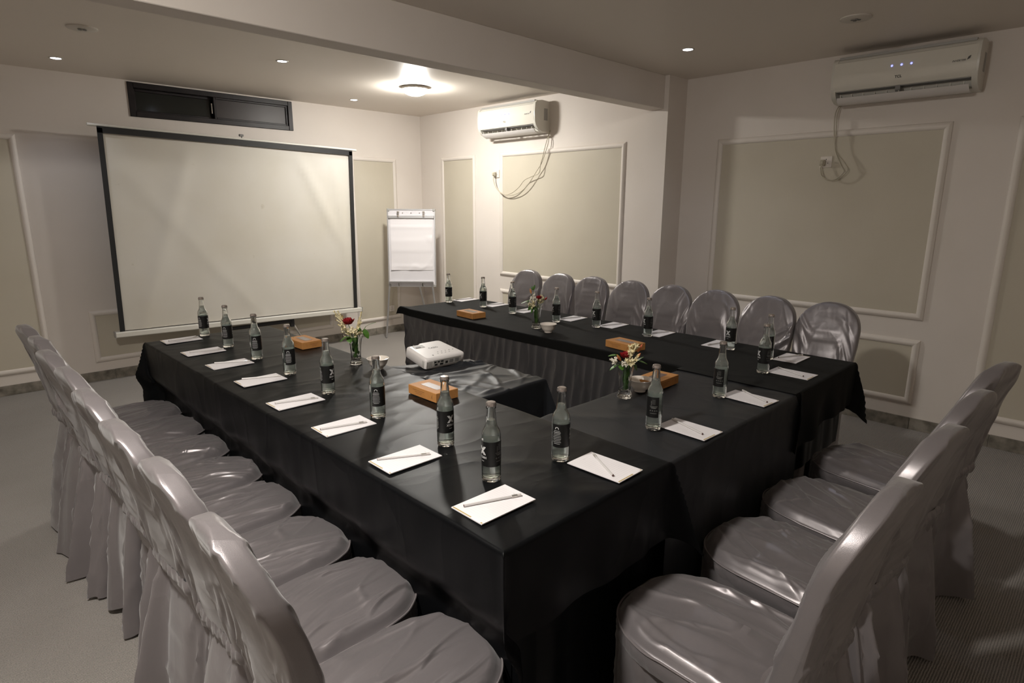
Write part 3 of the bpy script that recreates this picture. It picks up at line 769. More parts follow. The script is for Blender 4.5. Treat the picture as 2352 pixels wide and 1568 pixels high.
    for t_ in q:
        z = ztop+(hem-ztop)*t_
        fo_ = (.010+.022*t_)*(f1+.2*noise(ph*4, t_*2, 0, seed+34))+(.006+.010*t_)*f2+.004*crease(ph*5+t_*3, t_*4, 0, seed+35, .14)
        fo_ = fo_*(1+.9*rear)
        # keep the sides inside the chair's own width, let the rear swing out
        side = 1-np.abs(s)**.7
        outy = s*(.004+.022*t_*np.where(s > 0, .35, 1.0)+np.where(s < 0, .060*t_, 0)*rear)
        x = bx*(1-.02*t_)+c*np.minimum(fo_, .002)*(.35+.65*side)
        ln = bx*.0
        y = by+outy+s*np.where(s > 0, np.minimum(fo_, .004), fo_)
        # the rear top is gathered in under the tie
        y = np.where(rear > 0, y+(.030*(1-t_)**3)*rear-.020*rear*(ztop-z > .0)*(1-t_), y)
        x = x*(1-.10*rear*(1-t_)**2)
        Xs.append(x); Ys.append(y); Zs.append(z)
    P = np.stack([np.array(Xs), np.array(Ys), np.array(Zs)], -1)
    out['skirt'] = MB().grid(P, cv=True).mesh('skirt', SATIN, angle=80)
    # --- tie band with tails at the rear waist
    xs = np.linspace(-.150, .150, 70); rows = np.linspace(-.020, .020, 9)
    P = []
    for r in rows:
        pin = 1-(r/.024)**2
        yy = -.240-(.008*pin)+.003*noise(xs*70, r*30, 0, seed+41)+.0025*noise(xs*140, r*60, 1, seed+43)
        yy = yy+.045*sst(.115, .150, np.abs(xs))
        P.append(np.stack([xs, yy, .515+r+.004*noise(xs*12, 0, 0, seed+42)+.0*xs], -1))
    out['tie_band'] = MB().grid(np.array(P)).mesh('tie_band', SATIN, angle=80)
    tails = []
    for sg in (-1, 1):
        P = []
        for k, t_ in enumerate(np.linspace(0, 1, 22)):
            wv = np.linspace(-1, 1, 27); wdt = .010+.034*t_**.7
            x = sg*(.092+.010*t_)+wv*wdt; z = .512-(.17+.03*sg)*t_+.010*wv*wv*t_
            y = -.250-.030*t_**.8-(.004+.005*t_)*np.sin(wv*8+sg+t_*1.2)+.016*wv*wv
            P.append(np.stack([x, y, z], -1))
        tails.append(MB().grid(np.array(P)).mesh('tie_tail', SATIN, angle=80))
    out['tails'] = tails
    return out
VAR = [chair_meshes(s) for s in (3, 17, 29, 41, 58, 71)]
ORD = ['first', 'second', 'third', 'fourth', 'fifth', 'sixth', 'seventh', 'eighth']
def chair(k, x, y, rz, label, group, sx=1.0):
    V = VAR[k % len(VAR)]
    t = empty('banquet_chair', (x, y, 0), rz, label, 'chair', group); t.scale = (sx, 1, 1)
    link('backrest', V['backrest'], t); s = link('seat', V['seat'], t); link('piping', V['piping'], s)
    link('skirt', V['skirt'], t)
    b = link('tie_band', V['tie_band'], t)
    return t
seatY = [3.30, 2.98, 2.66, 2.335, 2.00, 1.67, 1.33, .985]
backY = [3.22, 2.91, 2.60, 2.285, 1.97, 1.63, 1.315, 1.0]
for i in range(8):
    rot = .6*math.atan2(seatY[i]-backY[i], .50)
    chair(i, .585+[.0, .006, -.004, .003, 0, -.003, .004, 0][i], (seatY[i]+backY[i])/2-.045, -PI/2+rot, 'grey satin covered chair, %s from the screen end in the left row' % ORD[i], 'covered chairs in the left row', .97)
farY = [3.294, 2.969, 2.662, 2.341, 2.034, 1.709, 1.396, 1.066]
for i in range(8):
    chair(i+2, 3.115+[0, -.01, .005, .01, .01, .0, -.01, 0][i], farY[i], PI/2+[.04, -.03, .02, 0, -.02, .03, -.03, .02][i], 'grey satin covered chair, %s from the flipchart end in the wall row' % ORD[i], 'covered chairs along the wall', .95)
for i, (sxx, bxx) in enumerate([(1.235, 1.215), (1.685, 1.64), (2.10, 2.04), (2.58, 2.49)]):
    rot = -math.atan2(sxx-bxx, .5)
    chair(i+1, (sxx+bxx)/2, .545, rot, 'grey satin covered chair, %s from the camera in the right row' % ORD[i], 'covered chairs in the right row', 1.06)

# ================================================================== BOTTLES
def bottle_meshes():
    o = {}
    outer = [(.0005, .004), (.014, .003), (.0205, .0), (.0235, .002), (.0245, .007), (.0245, .030), (.0243, .112), (.0240, .122), (.0222, .131), (.0178, .139), (.0150, .145), (.0138, .152), (.0112, .180), (.0107, .189), (.0125, .1895), (.0125, .194), (.0112, .196), (.0112, .2005)]
    inner = [(.0095, .2005), (.0090, .180), (.0118, .152), (.0132, .145), (.0160, .138), (.0205, .130), (.0221, .122), (.0224, .112), (.0226, .030), (.0222, .013), (.018, .010), (.0005, .0125)]
    o['glass'] = MB().lathe(outer+inner, 40).mesh('glass', GLASS, angle=50)
    wt = [(.0005, .0128), (.0179, .0103), (.0219, .0132), (.0223, .030), (.0221, .112), (.0218, .122), (.0202, .1298), (.0158, .1378), (.0130, .1448), (.0116, .1518), (.0106, .1600)]
    o['water'] = MB().lathe(wt, 40, cap1=True).mesh('water', WATER, angle=50)
    o['cap'] = MB().lathe([(.0132, .1960), (.0129, .2000), (.0121, .2040), (.0105, .2052), (.0005, .2055)], 42, rad=lambda r, z, a: r*(1+(.05*math.cos(21*a) if z < .197 else 0))).mesh('cap', CAPM)
    # label wraps about 300 degrees
    A = np.linspace(math.radians(-60), math.radians(240), 60)
    def sh(r): return np.stack([np.stack([r*np.cos(A), r*np.sin(A), np.full_like(A, z)], -1) for z in np.linspace(.043, .108, 2)], 0)
    m = MB(); m.grid(sh(.02475), mi=0); m.grid(sh(.02462)[::-1], mi=1)
    me = bpy.data.meshes.new('label')
    me.from_pydata(m.v, [], m.f); me.materials.append(LABK); me.materials.append(LABB); me.polygons.foreach_set('material_index', m.m)
    me.polygons.foreach_set('use_smooth', [True]*len(me.polygons)); me.update()
    o['label'] = me
    # print: angle 90 = X logo (front), 90-115 -> arch side, 90+115 -> icon side (right as seen)
    rr = .02485
    def wrap(vs, fs, ang, z, mb, mi=0):
        mb.add([(rr*math.cos(ang+v[0]/rr), rr*math.sin(ang+v[0]/rr), z+v[1]) for v in vs], fs, mi)
    def quad(mb, p, q, r_, s_, ang, z):
        wrap([p, q, r_, s_], [(0, 1, 2, 3)], ang, z, mb)
    F = math.radians(90)
    m = MB()
    def bar(x0, y0, x1, y1, w_, n=5):
        d = Vector((x1-x0, y1-y0)).normalized(); nx, ny = -d.y*w_/2, d.x*w_/2
        for k in range(n):
            a, b = k/n, (k+1)/n
            xa, ya_, xb, yb = x0+(x1-x0)*a, y0+(y1-y0)*a, x0+(x1-x0)*b, y0+(y1-y0)*b
            quad(m, (xa-nx, ya_-ny), (xb-nx, yb-ny), (xb+nx, yb+ny), (xa+nx, ya_+ny), F, .084)
    for d in (-.0026, 0, .0026):        # three parallel bars cross a broad one
        bar(-.0078+d, .0105, -.0012+d, .0018, .0019); bar(.0012+d, -.0018, .0078+d, -.0105, .0019)
    for d in (-.0024, 0, .0024): bar(-.0078+d, -.0105, .0078+d, .0105, .0021, 8)
    o['logo'] = m.mesh('logo', LPRT, smooth=False)
    m = MB(); vs, fs = text_mesh('XTIAN', .0085, bold=.00018); wrap(vs, fs, F, .066, m)
    m.add(*(lambda q: (q.v, q.f))(MB()))
    o['word'] = m.mesh('lettering', LPRT, smooth=False)
    m = MB()
    def line(ang, z, w_, h_=.0009):
        n = 6
        for k in range(n): quad(m, (-w_/2+w_*k/n, -h_/2), (-w_/2+w_*(k+1)/n, -h_/2), (-w_/2+w_*(k+1)/n, h_/2), (-w_/2+w_*k/n, h_/2), ang, z)
    line(F, .0565, .010, .0010)
    AR = F-math.radians(118)
    for k in range(10):
        a0, a1 = PI*1.15*k/10-.23, PI*1.15*(k+1)/10-.23
        quad(m, (.0038*math.cos(a0), .0038*math.sin(a0)), (.0038*math.cos(a1), .0038*math.sin(a1)), (.0056*math.cos(a1), .0056*math.sin(a1)), (.0056*math.cos(a0), .0056*math.sin(a0)), AR, .095)
    for k, ww in enumerate((.017, .021, .020, .022, .024, .023, .021, .024, .018)): line(AR, .0895-.0045*k, ww, .0016 if k == 1 else .0010)
    o['small_print'] = m.mesh('small_print', LPRT, smooth=False)
    m = MB(); IC = F+math.radians(112)
    for k in range(4):
        line(IC, .099-.004*k, .010, .0006)
    for k in range(5): quad(m, (-.0085, -.0005+.0+k*.003), (-.006, -.0005+k*.003), (-.006, .0005+k*.003), (-.0085, .0005+k*.003), IC, .083)
    line(IC, .079, .024); line(IC, .0755, .020); line(IC, .073, .014)
    for k, dx in enumerate((-.0095, -.0028, .0040, .0105)):
        vs, fs = text_mesh('o' if k % 2 == 0 else 'n', .0075); wrap([(v[0]+dx, v[1]) for v in vs], fs, IC, .0655, m)
    line(IC, .0565, .020)
    o['icons'] = m.mesh('icon_print', LPRT2, smooth=False)
    return o
BM = bottle_meshes()
def make_bottle():
    t = empty('water_bottle')
    link('glass', BM['glass'], t); link('water', BM['water'], t); link('cap', BM['cap'], t)
    l = link('label', BM['label'], t)
    link('logo', BM['logo'], l); link('lettering', BM['word'], l); link('small_print', BM['small_print'], l); link('icon_print', BM['icons'], l)
    return t
bottles = [  # x, y (front foot point), turn of the X logo away from the viewer (deg, + = to the right), label
 (1.014, 3.336, 70, 'first from the screen on the left table'),
 (1.008, 2.987, 92, 'second from the screen on the left table'),
 (1.013, 2.657, 108, 'third from the screen on the left table'),
 (1.010, 2.318, 112, 'fourth from the screen on the left table, beside an orange box'),
 (.996, 1.972, 45, 'fifth from the screen on the left table, crossed logo to the right'),
 (.987, 1.625, 108, 'sixth from the screen on the left table, near a bowl'),
 (.999, 1.289, 38, 'before the orange box on the left table, crossed logo to the right'),
 (.939, 1.031, -58, 'nearest the camera, above the corner notepad'),
 (1.156, .993, 92, 'first on the cross table from the corner, small print facing'),
 (1.540, .950, -118, 'second on the cross table, in front of the orange box'),
 (1.991, .965, -122, 'third on the cross table from the corner'),
 (2.420, .994, -62, 'at the near end of the matte cloth, overlapping another bottle'),
 (2.642, 3.339, -48, 'first from the flipchart on the wall-side table'),
 (2.683, 3.020, -48, 'second from the flipchart on the wall-side table'),
 (2.652, 2.706, -60, 'third from the flipchart, left of the flower vase'),
 (2.636, 2.321, -62, 'fourth from the flipchart, behind a small bowl'),
 (2.684, 2.062, -45, 'fifth from the flipchart on the wall-side table'),
 (2.688, 1.725, -62, 'sixth from the flipchart on the wall-side table'),
 (2.715, 1.283, -32, 'seventh from the flipchart on the wall-side table'),
 (2.664, 1.079, -100, 'eighth from the flipchart, half hidden behind another bottle'),
]
proto = make_bottle()
for i, (x, y, tn, lb) in enumerate(bottles):
    o = proto if i == 0 else copy_tree(proto)
    d = Vector((x, y)); dn = d.normalized(); p = d+dn*.022
    o.location = (p.x, p.y, T+.0035 if x > 2.3 else T+.0015)
    view = math.atan2(-dn.y, -dn.x)            # direction back to the viewer
    o.rotation_euler = (0, 0, view+math.radians(tn)-math.radians(90))
    tag(o, 'water bottle, '+lb, 'bottle', 'glass water bottles')

# ================================================================== NOTEPADS AND PENCILS
def make_pad():
    t = empty('notepad'); L_, W_ = .168, .106
    MB().box(-L_/2, -W_/2, 0, L_/2, W_/2, .0022).obj('sheets', PAPER, t, smooth=False)
    m = MB()
    for k in range(18):
        x = -L_/2+.018+k*.0078; m.box(x-.0002, -W_/2+.006, .0022, x+.0002, W_/2-.006, .00228)
    m.obj('ruled_lines', RULE, t, smooth=False)
    MB().box(-L_/2+.002, -W_/2+.040, .0022, -L_/2+.0055, W_/2-.002, .0023).obj('gold_bar', GOLD, t, smooth=False)
    MB().box(-L_/2+.002, -W_/2+.002, .0022, -L_/2+.0055, -W_/2+.008, .0023).obj('gold_mark', GOLD, t, smooth=False)
    m = MB()
    for k in range(6):
        a0, a1 = 1.9+k*.3, 2.2+k*.3
        r0, r1 = .0042, .0047
        m.add([(.070+r*math.cos(a), .0+r*math.sin(a)*1.2, .00232) for a in (a0, a1) for r in (r0, r1)], [(0, 1, 3, 2)])
    m.obj('corner_emblem', INK2, t, smooth=False)
    return t
def make_pencil():
    t = empty('pencil'); L_ = .150
    MB().tube([(0, 0, .0036), (L_-.032, 0, .0036)], .0031, 6).obj('shaft', PENCIL, t, smooth=False)
    MB().tube([(L_-.032, 0, .0036), (L_-.018, 0, .0036)], .0038, 12).obj('ferrule', FERR, t)
    MB().tube([(L_-.018, 0, .0036), (L_-.008, 0, .0036)], .0034, 12).obj('eraser', ERAS, t)
    MB().tube([(0, 0, .0036), (-.0008, 0, .0036)], [.0034, .0030], 6).obj('dipped_end', LEAD, t)
    return t
padp, penp = make_pad(), make_pencil()
pads = []
leftpads = [(.896, 3.319), (.891, 2.979), (.896, 2.661), (.892, 2.324), (.872, 1.974), (.874, 1.642), (.867, 1.298), (.869, .945)]
for i, (x, y) in enumerate(leftpads): pads.append((x, y, [.01, .02, .02, 0, .01, -.02, -.01, -.01][i], 'left table, %s from the screen' % ORD[i], 'left'))
for i, (x, y) in enumerate([(1.217, .891), (1.631, .879), (2.065, .887), (2.507, .909)]):
    pads.append((x, y, PI/2+[.02, -.04, -.07, -.02][i], 'cross table, %s from the near left corner' % ORD[i], 'near'))
for i, (x, y) in enumerate([(2.818, 3.357), (2.821, 3.035), (2.805, 2.723), (2.808, 2.335), (2.815, 2.036), (2.812, 1.728), (2.805, 1.378), (2.777, 1.014)]):
    pads.append((x-.008, y, PI+[.03, .04, .05, .06, .03, .03, .02, .0][i], 'wall-side table, %s from the flipchart' % ORD[i], 'far'))
pencils = {0: ((.835, 3.31), (.965, 3.32)), 1: ((.835, 2.985), (.965, 2.955)), 2: ((.848, 2.705), (.973, 2.640)), 3: ((.839, 2.375), (.965, 2.318)), 4: ((.806, 1.991), (.949, 1.947)), 5: ((.800, 1.653), (.945, 1.610)), 6: ((.804, 1.339), (.933, 1.270)), 7: ((.806, .978), (.940, .925)),
           8: ((1.181, .837), (1.252, .955)), 9: ((1.610, .823), (1.659, .953)), 10: ((2.054, .818), (2.130, .948)), 11: ((2.482, .855), (2.548, .985)),
           19: ((2.720, 1.052), (2.852, .994))}
for i, (x, y, rz, lb, side) in enumerate(pads):
    o = padp if i == 0 else copy_tree(padp)
    zz = T+(.0045 if x > 2.28 else .0025)
    o.location = (x, y, zz); o.rotation_euler = (0, 0, rz)
    tag(o, 'small white notepad with gold mark, '+lb, 'notepad', 'white notepads')
    q = penp if i == 0 else copy_tree(penp)
    if i in pencils: (ax, ay), (bx_, by_) = pencils[i]
    else:
        (ax, ay), (bx_, by_) = (x+.062, y-.012-.004*(i % 3)), (x-.060, y+.018+.005*(i % 2))
    q.location = (ax, ay, zz+.0023); q.rotation_euler = (0, 0, math.atan2(by_-ay, bx_-ax))
    tag(q, 'white pencil lying on the notepad, '+lb, 'pencil', 'white pencils')

# ================================================================== ORANGE BOXES
def make_box():
    t = empty('tissue_box'); L_, W_, h = .166, .100, .034
    MB().bbox(-L_/2, -W_/2, 0, L_/2, W_/2, h, .0012).obj('carton', KRAFT, t, smooth=False)
    MB().bbox(-.050, -.020, h, .050, .018, h+.0008, .0004).obj('window_film', KWIN, t, smooth=False)
    m = MB()
    for k, w_ in enumerate((.07, .045, .035)):
        m.box(-.02-w_/2, -W_/2-.0003, .022-k*.006, -.02+w_/2, -W_/2, .0232-k*.006)
        m.box(-L_/2-.0003, -.01-w_/3, .022-k*.006, -L_/2, -.01+w_/3, .0232-k*.006)
        m.box(-w_/2, W_/2, .022-k*.006, w_/2, W_/2+.0003, .0232-k*.006)
    m.obj('printed_lines', KPRINT, t, smooth=False)
    m = MB(); M1 = Matrix.Translation((.058, -W_/2-.0003, .017)) @ Matrix.Rotation(.5, 4, 'Y')
    m.box(-.0006, 0, -.008, .0006, .0002, .008, M=M1)
    M1 = Matrix.Translation((.061, -W_/2-.0003, .014)) @ Matrix.Rotation(-.5, 4, 'Y'); m.box(-.0006, 0, -.004, .0006, .0002, .004, M=M1)
    m.obj('check_mark', KPRINT, t, smooth=False)
    MB().tube([(.062, .02, h+.0005), (.066, .024, h+.0008), (.073, .014, h+.0005)], .0010, 5).obj('gold_emblem', GOLD, t)
    return t
bp_ = make_box()
for i, (x, y, rz, lb) in enumerate([(1.268, 1.705, -PI/2, 'orange card box with film window by the small projector table'),
        (1.293, 2.780, PI/2+.02, 'orange card box on the left table beyond the first flower vase'),
        (2.395, 2.810, -PI/2-.06, 'orange card box at the flipchart end of the wall-side table'),
        (2.388, 1.655, -PI/2-.12, 'orange card box midway along the wall-side table, behind the near vase'),
        (1.970, 1.215, .02, 'orange card box on the cross table behind a bowl and bottle')]):
    o = bp_ if i == 0 else copy_tree(bp_)
    o.location = (x, y, T+(.0045 if x > 2.28 else .002)); o.rotation_euler = (0, 0, rz)
    tag(o, lb, 'box', 'orange card boxes')

# ================================================================== BOWLS
def make_bowl():
    t = empty('bowl')
    pr = [(.0005, .004), (.014, .004), (.016, .0), (.021, .0), (.0215, .006), (.030, .012), (.038, .026), (.0425, .041), (.046, .044), (.0465, .0465), (.0440, .047), (.0405, .043), (.035, .027), (.027, .014), (.012, .009), (.0005, .0085)]
    MB().lathe(pr, 48).obj('dish', CERAM, t, angle=50)
    return t
bwp = make_bowl()
cand = empty('candy'); MB().bbox(-.011, -.006, 0, .011, .006, .008, .003).obj('wrapped_sweet', WRAP, cand)
m = MB(); m.add([(-.011, 0, .004), (-.019, -.006, .006), (-.019, .006, .003)], [(0, 1, 2)]); m.add([(.011, 0, .004), (.019, -.006, .003), (.019, .006, .007)], [(0, 1, 2)]); m.obj('twist', TEAL, cand, smooth=False)
MB().box(-.004, -.0063, .001, .004, .0063, .0084).obj('print_band', TEAL, cand, smooth=False)
first = True; k = 0
for i, (x, y, lb) in enumerate([(1.322, 2.158, 'beside the left vase'), (2.395, 2.165, 'beside the vase on the wall-side table'), (1.858, 1.212, 'between the near vase and the orange box')]):
    o = bwp if i == 0 else copy_tree(bwp)
    zz = T+(.0045 if x > 2.28 else .002)
    o.location = (x, y, zz)
    tag(o, 'small cream ceramic bowl holding sweets, '+lb, 'bowl', 'cream bowls')
    for j, (dx, dy, r, dz) in enumerate([(-.010, .006, .4, .0), (.012, .004, 1.7, .001), (.0, -.012, 2.6, .002)]):
        q = cand if k == 0 else copy_tree(cand); k += 1
        q.location = (x+dx, y+dy, zz+.0135+dz); q.rotation_euler = (.1, .12, r+i)
        tag(q, ['flat', 'upper right', 'lower'][j]+' wrapped sweet in the bowl '+lb, 'sweet', 'wrapped sweets in the bowl '+lb)

# ================================================================== VASES AND FLOWERS
RV = Vector((.715, -.699, 0)); TV = Vector((-.70, -.714, 0)); UZ = Vector((0, 0, 1))
def vl(base, r, u, t_=0.0): return Vector(base)+RV*r+UZ*u+TV*t_
def make_vase():
    t = empty('flower_vase')
    fl = lambda r, z, a: r*(1+.045*math.cos(8*a)*(1 if r > .008 else 0))
    outer = [(.0005, .002), (.018, .0), (.0250, .002), (.0268, .007), (.0240, .014), (.0215, .022), (.0208, .040), (.0215, .060), (.0235, .085), (.0272, .108), (.0325, .126)]
    inner = [(.0309, .126), (.0252, .108), (.0215, .085), (.0195, .060), (.0188, .040), (.0185, .026), (.012, .020), (.0005, .019)]
    MB().lathe(outer+inner, 64, rad=fl).obj('glass', CRYST, t, angle=60)
    return t
vp = make_vase()
def petal(mb, base, dirv, up, L_, W_, cup=.25, mi=0, n=5):
    d = Vector(dirv).normalized(); sd = d.cross(Vector(up)).normalized(); nr = sd.cross(d)
    P = []
    for i in range(n+1):
        a = i/n; w_ = W_*math.sin(PI*min(.97, .08+a*.9))**.8
        c = Vector(base)+d*(L_*a)+nr*(cup*L_*a*a)
        P.append([tuple(c-sd*w_/2+nr*cup*W_*.25), tuple(c-nr*0), tuple(c+sd*w_/2+nr*cup*W_*.25)])
    mb.grid(np.array(P), mi=mi)
def stem_pts(b, tip, bend=.01):
    b0 = Vector(b)+Vector((0, 0, .024)); tp = Vector(tip); mid = Vector(b)+UZ*.12+(Vector((tp.x, tp.y, 0))-Vector((b[0], b[1], 0)))*.38
    v = Vector((mid.x-b[0], mid.y-b[1], 0))
    if v.length > .016: v = v*(.016/v.length)
    mid = Vector(b)+v+UZ*.118
    return smooth_path([b0-v*.5, Vector(b)+v*.2+UZ*.07, mid, tp], 4)
def rose(b, tip, s, mats, label):
    t = empty('rose', b, 0, label, 'flower'); B = Vector(b)
    MB().tube([p-B for p in stem_pts(b, tip)], .0014, 6).obj('stem', STEMG, t)
    rnd = random.Random(7); tp = Vector(tip)-B
    for ring, (nP, el, L_) in enumerate([(3, 1.35, .5), (5, 1.05, .7), (6, .7, .85), (6, .3, .95)]):
        for k in range(nP):
            a = 2*PI*k/nP+ring*.6+rnd.uniform(-.15, .15); d = Vector((math.cos(a)*math.cos(el), math.sin(a)*math.cos(el), math.sin(el)))
            mb = MB(); petal(mb, tp-d*.0, d, (0, 0, 1) if el < 1.2 else (math.cos(a), math.sin(a), 0), s*L_*1.15, s*1.15, .35); mb.obj('petal', mats, t, angle=80)
    return t
def spray(b, tip, n, L_, mats, label, spread=.5, kind='blossom spray', along=.05, seed=1):
    t = empty('blossom_spray', b, 0, label, 'flower'); B = Vector(b); pts = [p-B for p in stem_pts(b, tip)]
    MB().tube(pts, .0012, 5).obj('stem', STEMG, t)
    rnd = random.Random(seed); tp = pts[-1]; ax = (pts[-1]-pts[-3]).normalized()
    n = int(n*1.9)
    for k in range(n):
        f = k/max(1, n-1); o = tp-ax*along*(1-f)
        rv = Vector((rnd.uniform(-1, 1), rnd.uniform(-1, 1), rnd.uniform(-1, 1))); rv = (rv-ax*rv.dot(ax)).normalized()
        d = (ax*(1.0)+rv*spread*(1.25-f*.7)).normalized(); LL = L_*1.3*rnd.uniform(.7, 1.15)
        mb = MB(); mb.tube([o, o+d*LL*.6, o+d*LL*.85], [.0014, .0026, .0040], 6)
        for j in range(4):
            a = j*PI/2+rnd.random(); u = d.orthogonal().normalized(); q = d.cross(u)
            petal(mb, o+d*LL*.82, d*.8+(u*math.cos(a)+q*math.sin(a))*.9, tuple(d), LL*.26, LL*.12, -.1, n=3)
        mb.obj('floret', mats, t, angle=80)
    return t
def leafy(b, tip, leaves, label, LM=LEAFG):
    t = empty('leaf_sprig', b, 0, label, 'foliage'); B = Vector(b); pts = [p-B for p in stem_pts(b, tip)]
    MB().tube(pts, .0011, 5).obj('stem', STEMG, t)
    for (f, d, L_, W_) in leaves:
        o = pts[min(len(pts)-1, int(f*(len(pts)-1)))]
        dv = RV*d[0]+UZ*d[1]+TV*d[2]
        mb = MB(); petal(mb, o, dv, (0, 0, 1) if abs(d[1]) < .8 else TV, L_*1.15, W_*1.25, -.25, n=6); mb.obj('leaf', LM, t, angle=80)
    return t
def bud(b, tip, L_, mats, label):
    t = empty('flower_bud', b, 0, label, 'flower'); B = Vector(b); pts = [p-B for p in stem_pts(b, tip)]
    MB().tube(pts, .0012, 5).obj('stem', STEMG, t); d = (pts[-1]-pts[-3]).normalized(); o = pts[-1]
    MB().tube([o, o+d*L_*.3, o+d*L_*.65, o+d*L_], [.0015, .0055, .0050, .0008], 8).obj('bud_head', mats, t)
    return t
def inner_greens(b, label, seed):
    t = empty('submerged_foliage', b, 0, label, 'foliage'); rnd = random.Random(seed)
    for k in range(52):
        a = rnd.uniform(0, 2*PI); r = rnd.uniform(0, .013); z = rnd.uniform(.030, .105)
        mb = MB(); petal(mb, (r*math.cos(a), r*math.sin(a), z), (math.cos(a)*.25, math.sin(a)*.25, 1), (math.cos(a), math.sin(a), 0), rnd.uniform(.018, .028), .013, -.1, n=4)
        mb.obj('leaf', LEAFG, t, angle=80)
    return t
vases = [((1.294, 2.288, T+.002), 'tall clear crystal vase with a red rose, on the left table'),
         ((2.425, 2.283, T+.0045), 'tall clear crystal vase on the wall-side table'),
         ((1.750, 1.206, T+.002), 'tall clear crystal vase on the cross table, nearest the camera')]
for i, (p, lb) in enumerate(vases):
    o = vp if i == 0 else copy_tree(vp)
    o.location = p; tag(o, lb, 'vase', 'crystal vases')
b = vases[0][0]
rose(b, vl(b, -.022, .178, .012), .030, RED, 'deep red rose in the left vase')
spray(b, vl(b, -.062, .205, .0), 11, .030, CREAM, 'cream blossom spray leaning far left in the left vase', .45, seed=2, along=.055)
spray(b, vl(b, -.042, .160, .02), 9, .028, CREAM, 'cream blossom spray under the rose, left side of the left vase', .7, seed=3)
spray(b, vl(b, .012, .152, .028), 10, .028, CREAM, 'cream blossom spray at the front rim of the left vase', .9, seed=4, along=.03)
spray(b, vl(b, .024, .198, -.005), 6, .024, CREAM, 'thin upright cream spray in the left vase', .25, seed=5, along=.06)
leafy(b, vl(b, .050, .168, 0), [(1, (.8, .6, .1), .040, .020), (.92, (.35, -.95, .2), .038, .020), (.8, (-.3, .9, .1), .034, .020)], 'green leaf sprig leaning right in the left vase')
leafy(b, vl(b, -.030, .130, .03), [(1, (-.8, -.4, .4), .030, .022), (.9, (.3, -.5, .8), .028, .020), (.9, (-.2, .3, .9), .026, .018)], 'low green leaves at the front rim of the left vase')
inner_greens(b, 'green stems and leaves packed inside the left vase', 1)
b = vases[1][0]
rose(b, vl(b, .012, .168, .015), .020, RED, 'small red flower in the vase on the wall-side table')
spray(b, vl(b, -.018, .168, .010), 13, .026, WHITEP, 'white blossom cluster in the vase on the wall-side table', 1.0, seed=7, along=.03)
spray(b, vl(b, .026, .165, .0), 9, .024, CREAM, 'cream blossom spray right of the red flower on the wall-side table', .9, seed=8, along=.03)
spray(b, vl(b, -.022, .140, .02), 8, .024, CREAM, 'yellow-cream blossoms low in front in the wall-side vase', 1.0, seed=9, along=.02)
bud(b, vl(b, -.030, .196, .005), .030, ORAN, 'coral bud rising on the left of the wall-side vase')
bud(b, vl(b, .045, .162, .01), .022, RED, 'small dark red bud at the right of the wall-side vase')
leafy(b, vl(b, -.020, .215, 0), [(1, (.3, .9, .1), .026, .010), (.85, (.8, .4, .1), .026, .016), (.85, (-.8, .4, .1), .022, .013), (1, (-.3, .8, .1), .02, .01)], 'upright leafy sprig in the wall-side vase')
leafy(b, vl(b, -.040, .160, .01), [(1, (-1, -.1, .1), .042, .026), (1, (-.7, -.6, .1), .032, .020), (.9, (-.7, .5, .1), .026, .016)], 'bright green leaves reaching left from the wall-side vase')
leafy(b, vl(b, -.025, .135, .02), [(1, (-.6, -.8, .2), .032, .014), (.9, (-.3, -.9, .4), .036, .012), (.8, (.5, -.4, .6), .024, .016)], 'dark drooping leaf on the left of the wall-side vase')
inner_greens(b, 'green stems and leaves packed inside the wall-side vase', 2)
b = vases[2][0]
spray(b, vl(b, .018, .170, .01), 12, .034, CREAM, 'tall cream blossom spray in the near vase', .42, seed=12, along=.05)
spray(b, vl(b, .012, .140, .03), 6, .028, CREAM, 'slim cream buds at the front of the near vase', .5, seed=13, along=.03)
spray(b, vl(b, -.044, .142, .02), 10, .014, WHITEP, 'small white star flowers at the left of the near vase', 1.4, seed=14, along=.012)
spray(b, vl(b, -.010, .132, .032), 6, .012, WHITEP, 'tiny white star flowers low at the front of the near vase', 1.4, seed=15, along=.01)
rose(b, vl(b, -.004, .148, .006), .024, RED, 'dark red rose half hidden in the near vase')
bud(b, vl(b, -.022, .142, .02), .036, ORAN, 'coral lily bud standing upright in the near vase')
bud(b, vl(b, .040, .168, .0), .034, ORAN, 'coral lily bud leaning right at the top of the near vase')
bud(b, vl(b, .032, .148, .01), .026, ORAN, 'slim coral bud pointing right, lower in the near vase')
leafy(b, vl(b, -.030, .160, .0), [(1, (-.9, .1, .1), .030, .018), (.9, (-.3, .7, .1), .026, .018)], 'green leaves behind on the left of the near vase')
leafy(b, vl(b, .042, .140, .0), [(1, (.8, -.1, .1), .030, .022), (.95, (.6, .7, .1), .026, .018), (.9, (.4, -.6, .3), .026, .018)], 'green leaves on the right of the near vase')
leafy(b, vl(b, -.035, .128, .02), [(1, (-.8, -.3, .2), .028, .014), (.9, (.2, -.2, .9), .024, .016)], 'low dark leaves on the left rim of the near vase')
inner_greens(b, 'green stems and leaves packed inside the near vase', 3)

# ================================================================== PROJECTOR
t = empty('projector', (1.548, 1.990, T+.004), math.radians(-2), 'white data projector propped up towards the screen on the small table', 'projector')
PM = Matrix.Translation((0, 0, 0)) @ Matrix.Rotation(math.radians(11.5), 4, 'X')
def pj_(m, mats, nm, par=t, **k):
    m.v = [tuple(PM @ Vector(p)) for p in m.v]; return m.obj(nm, mats, par, **k)
wp, lp, hp = .104, .168, .047
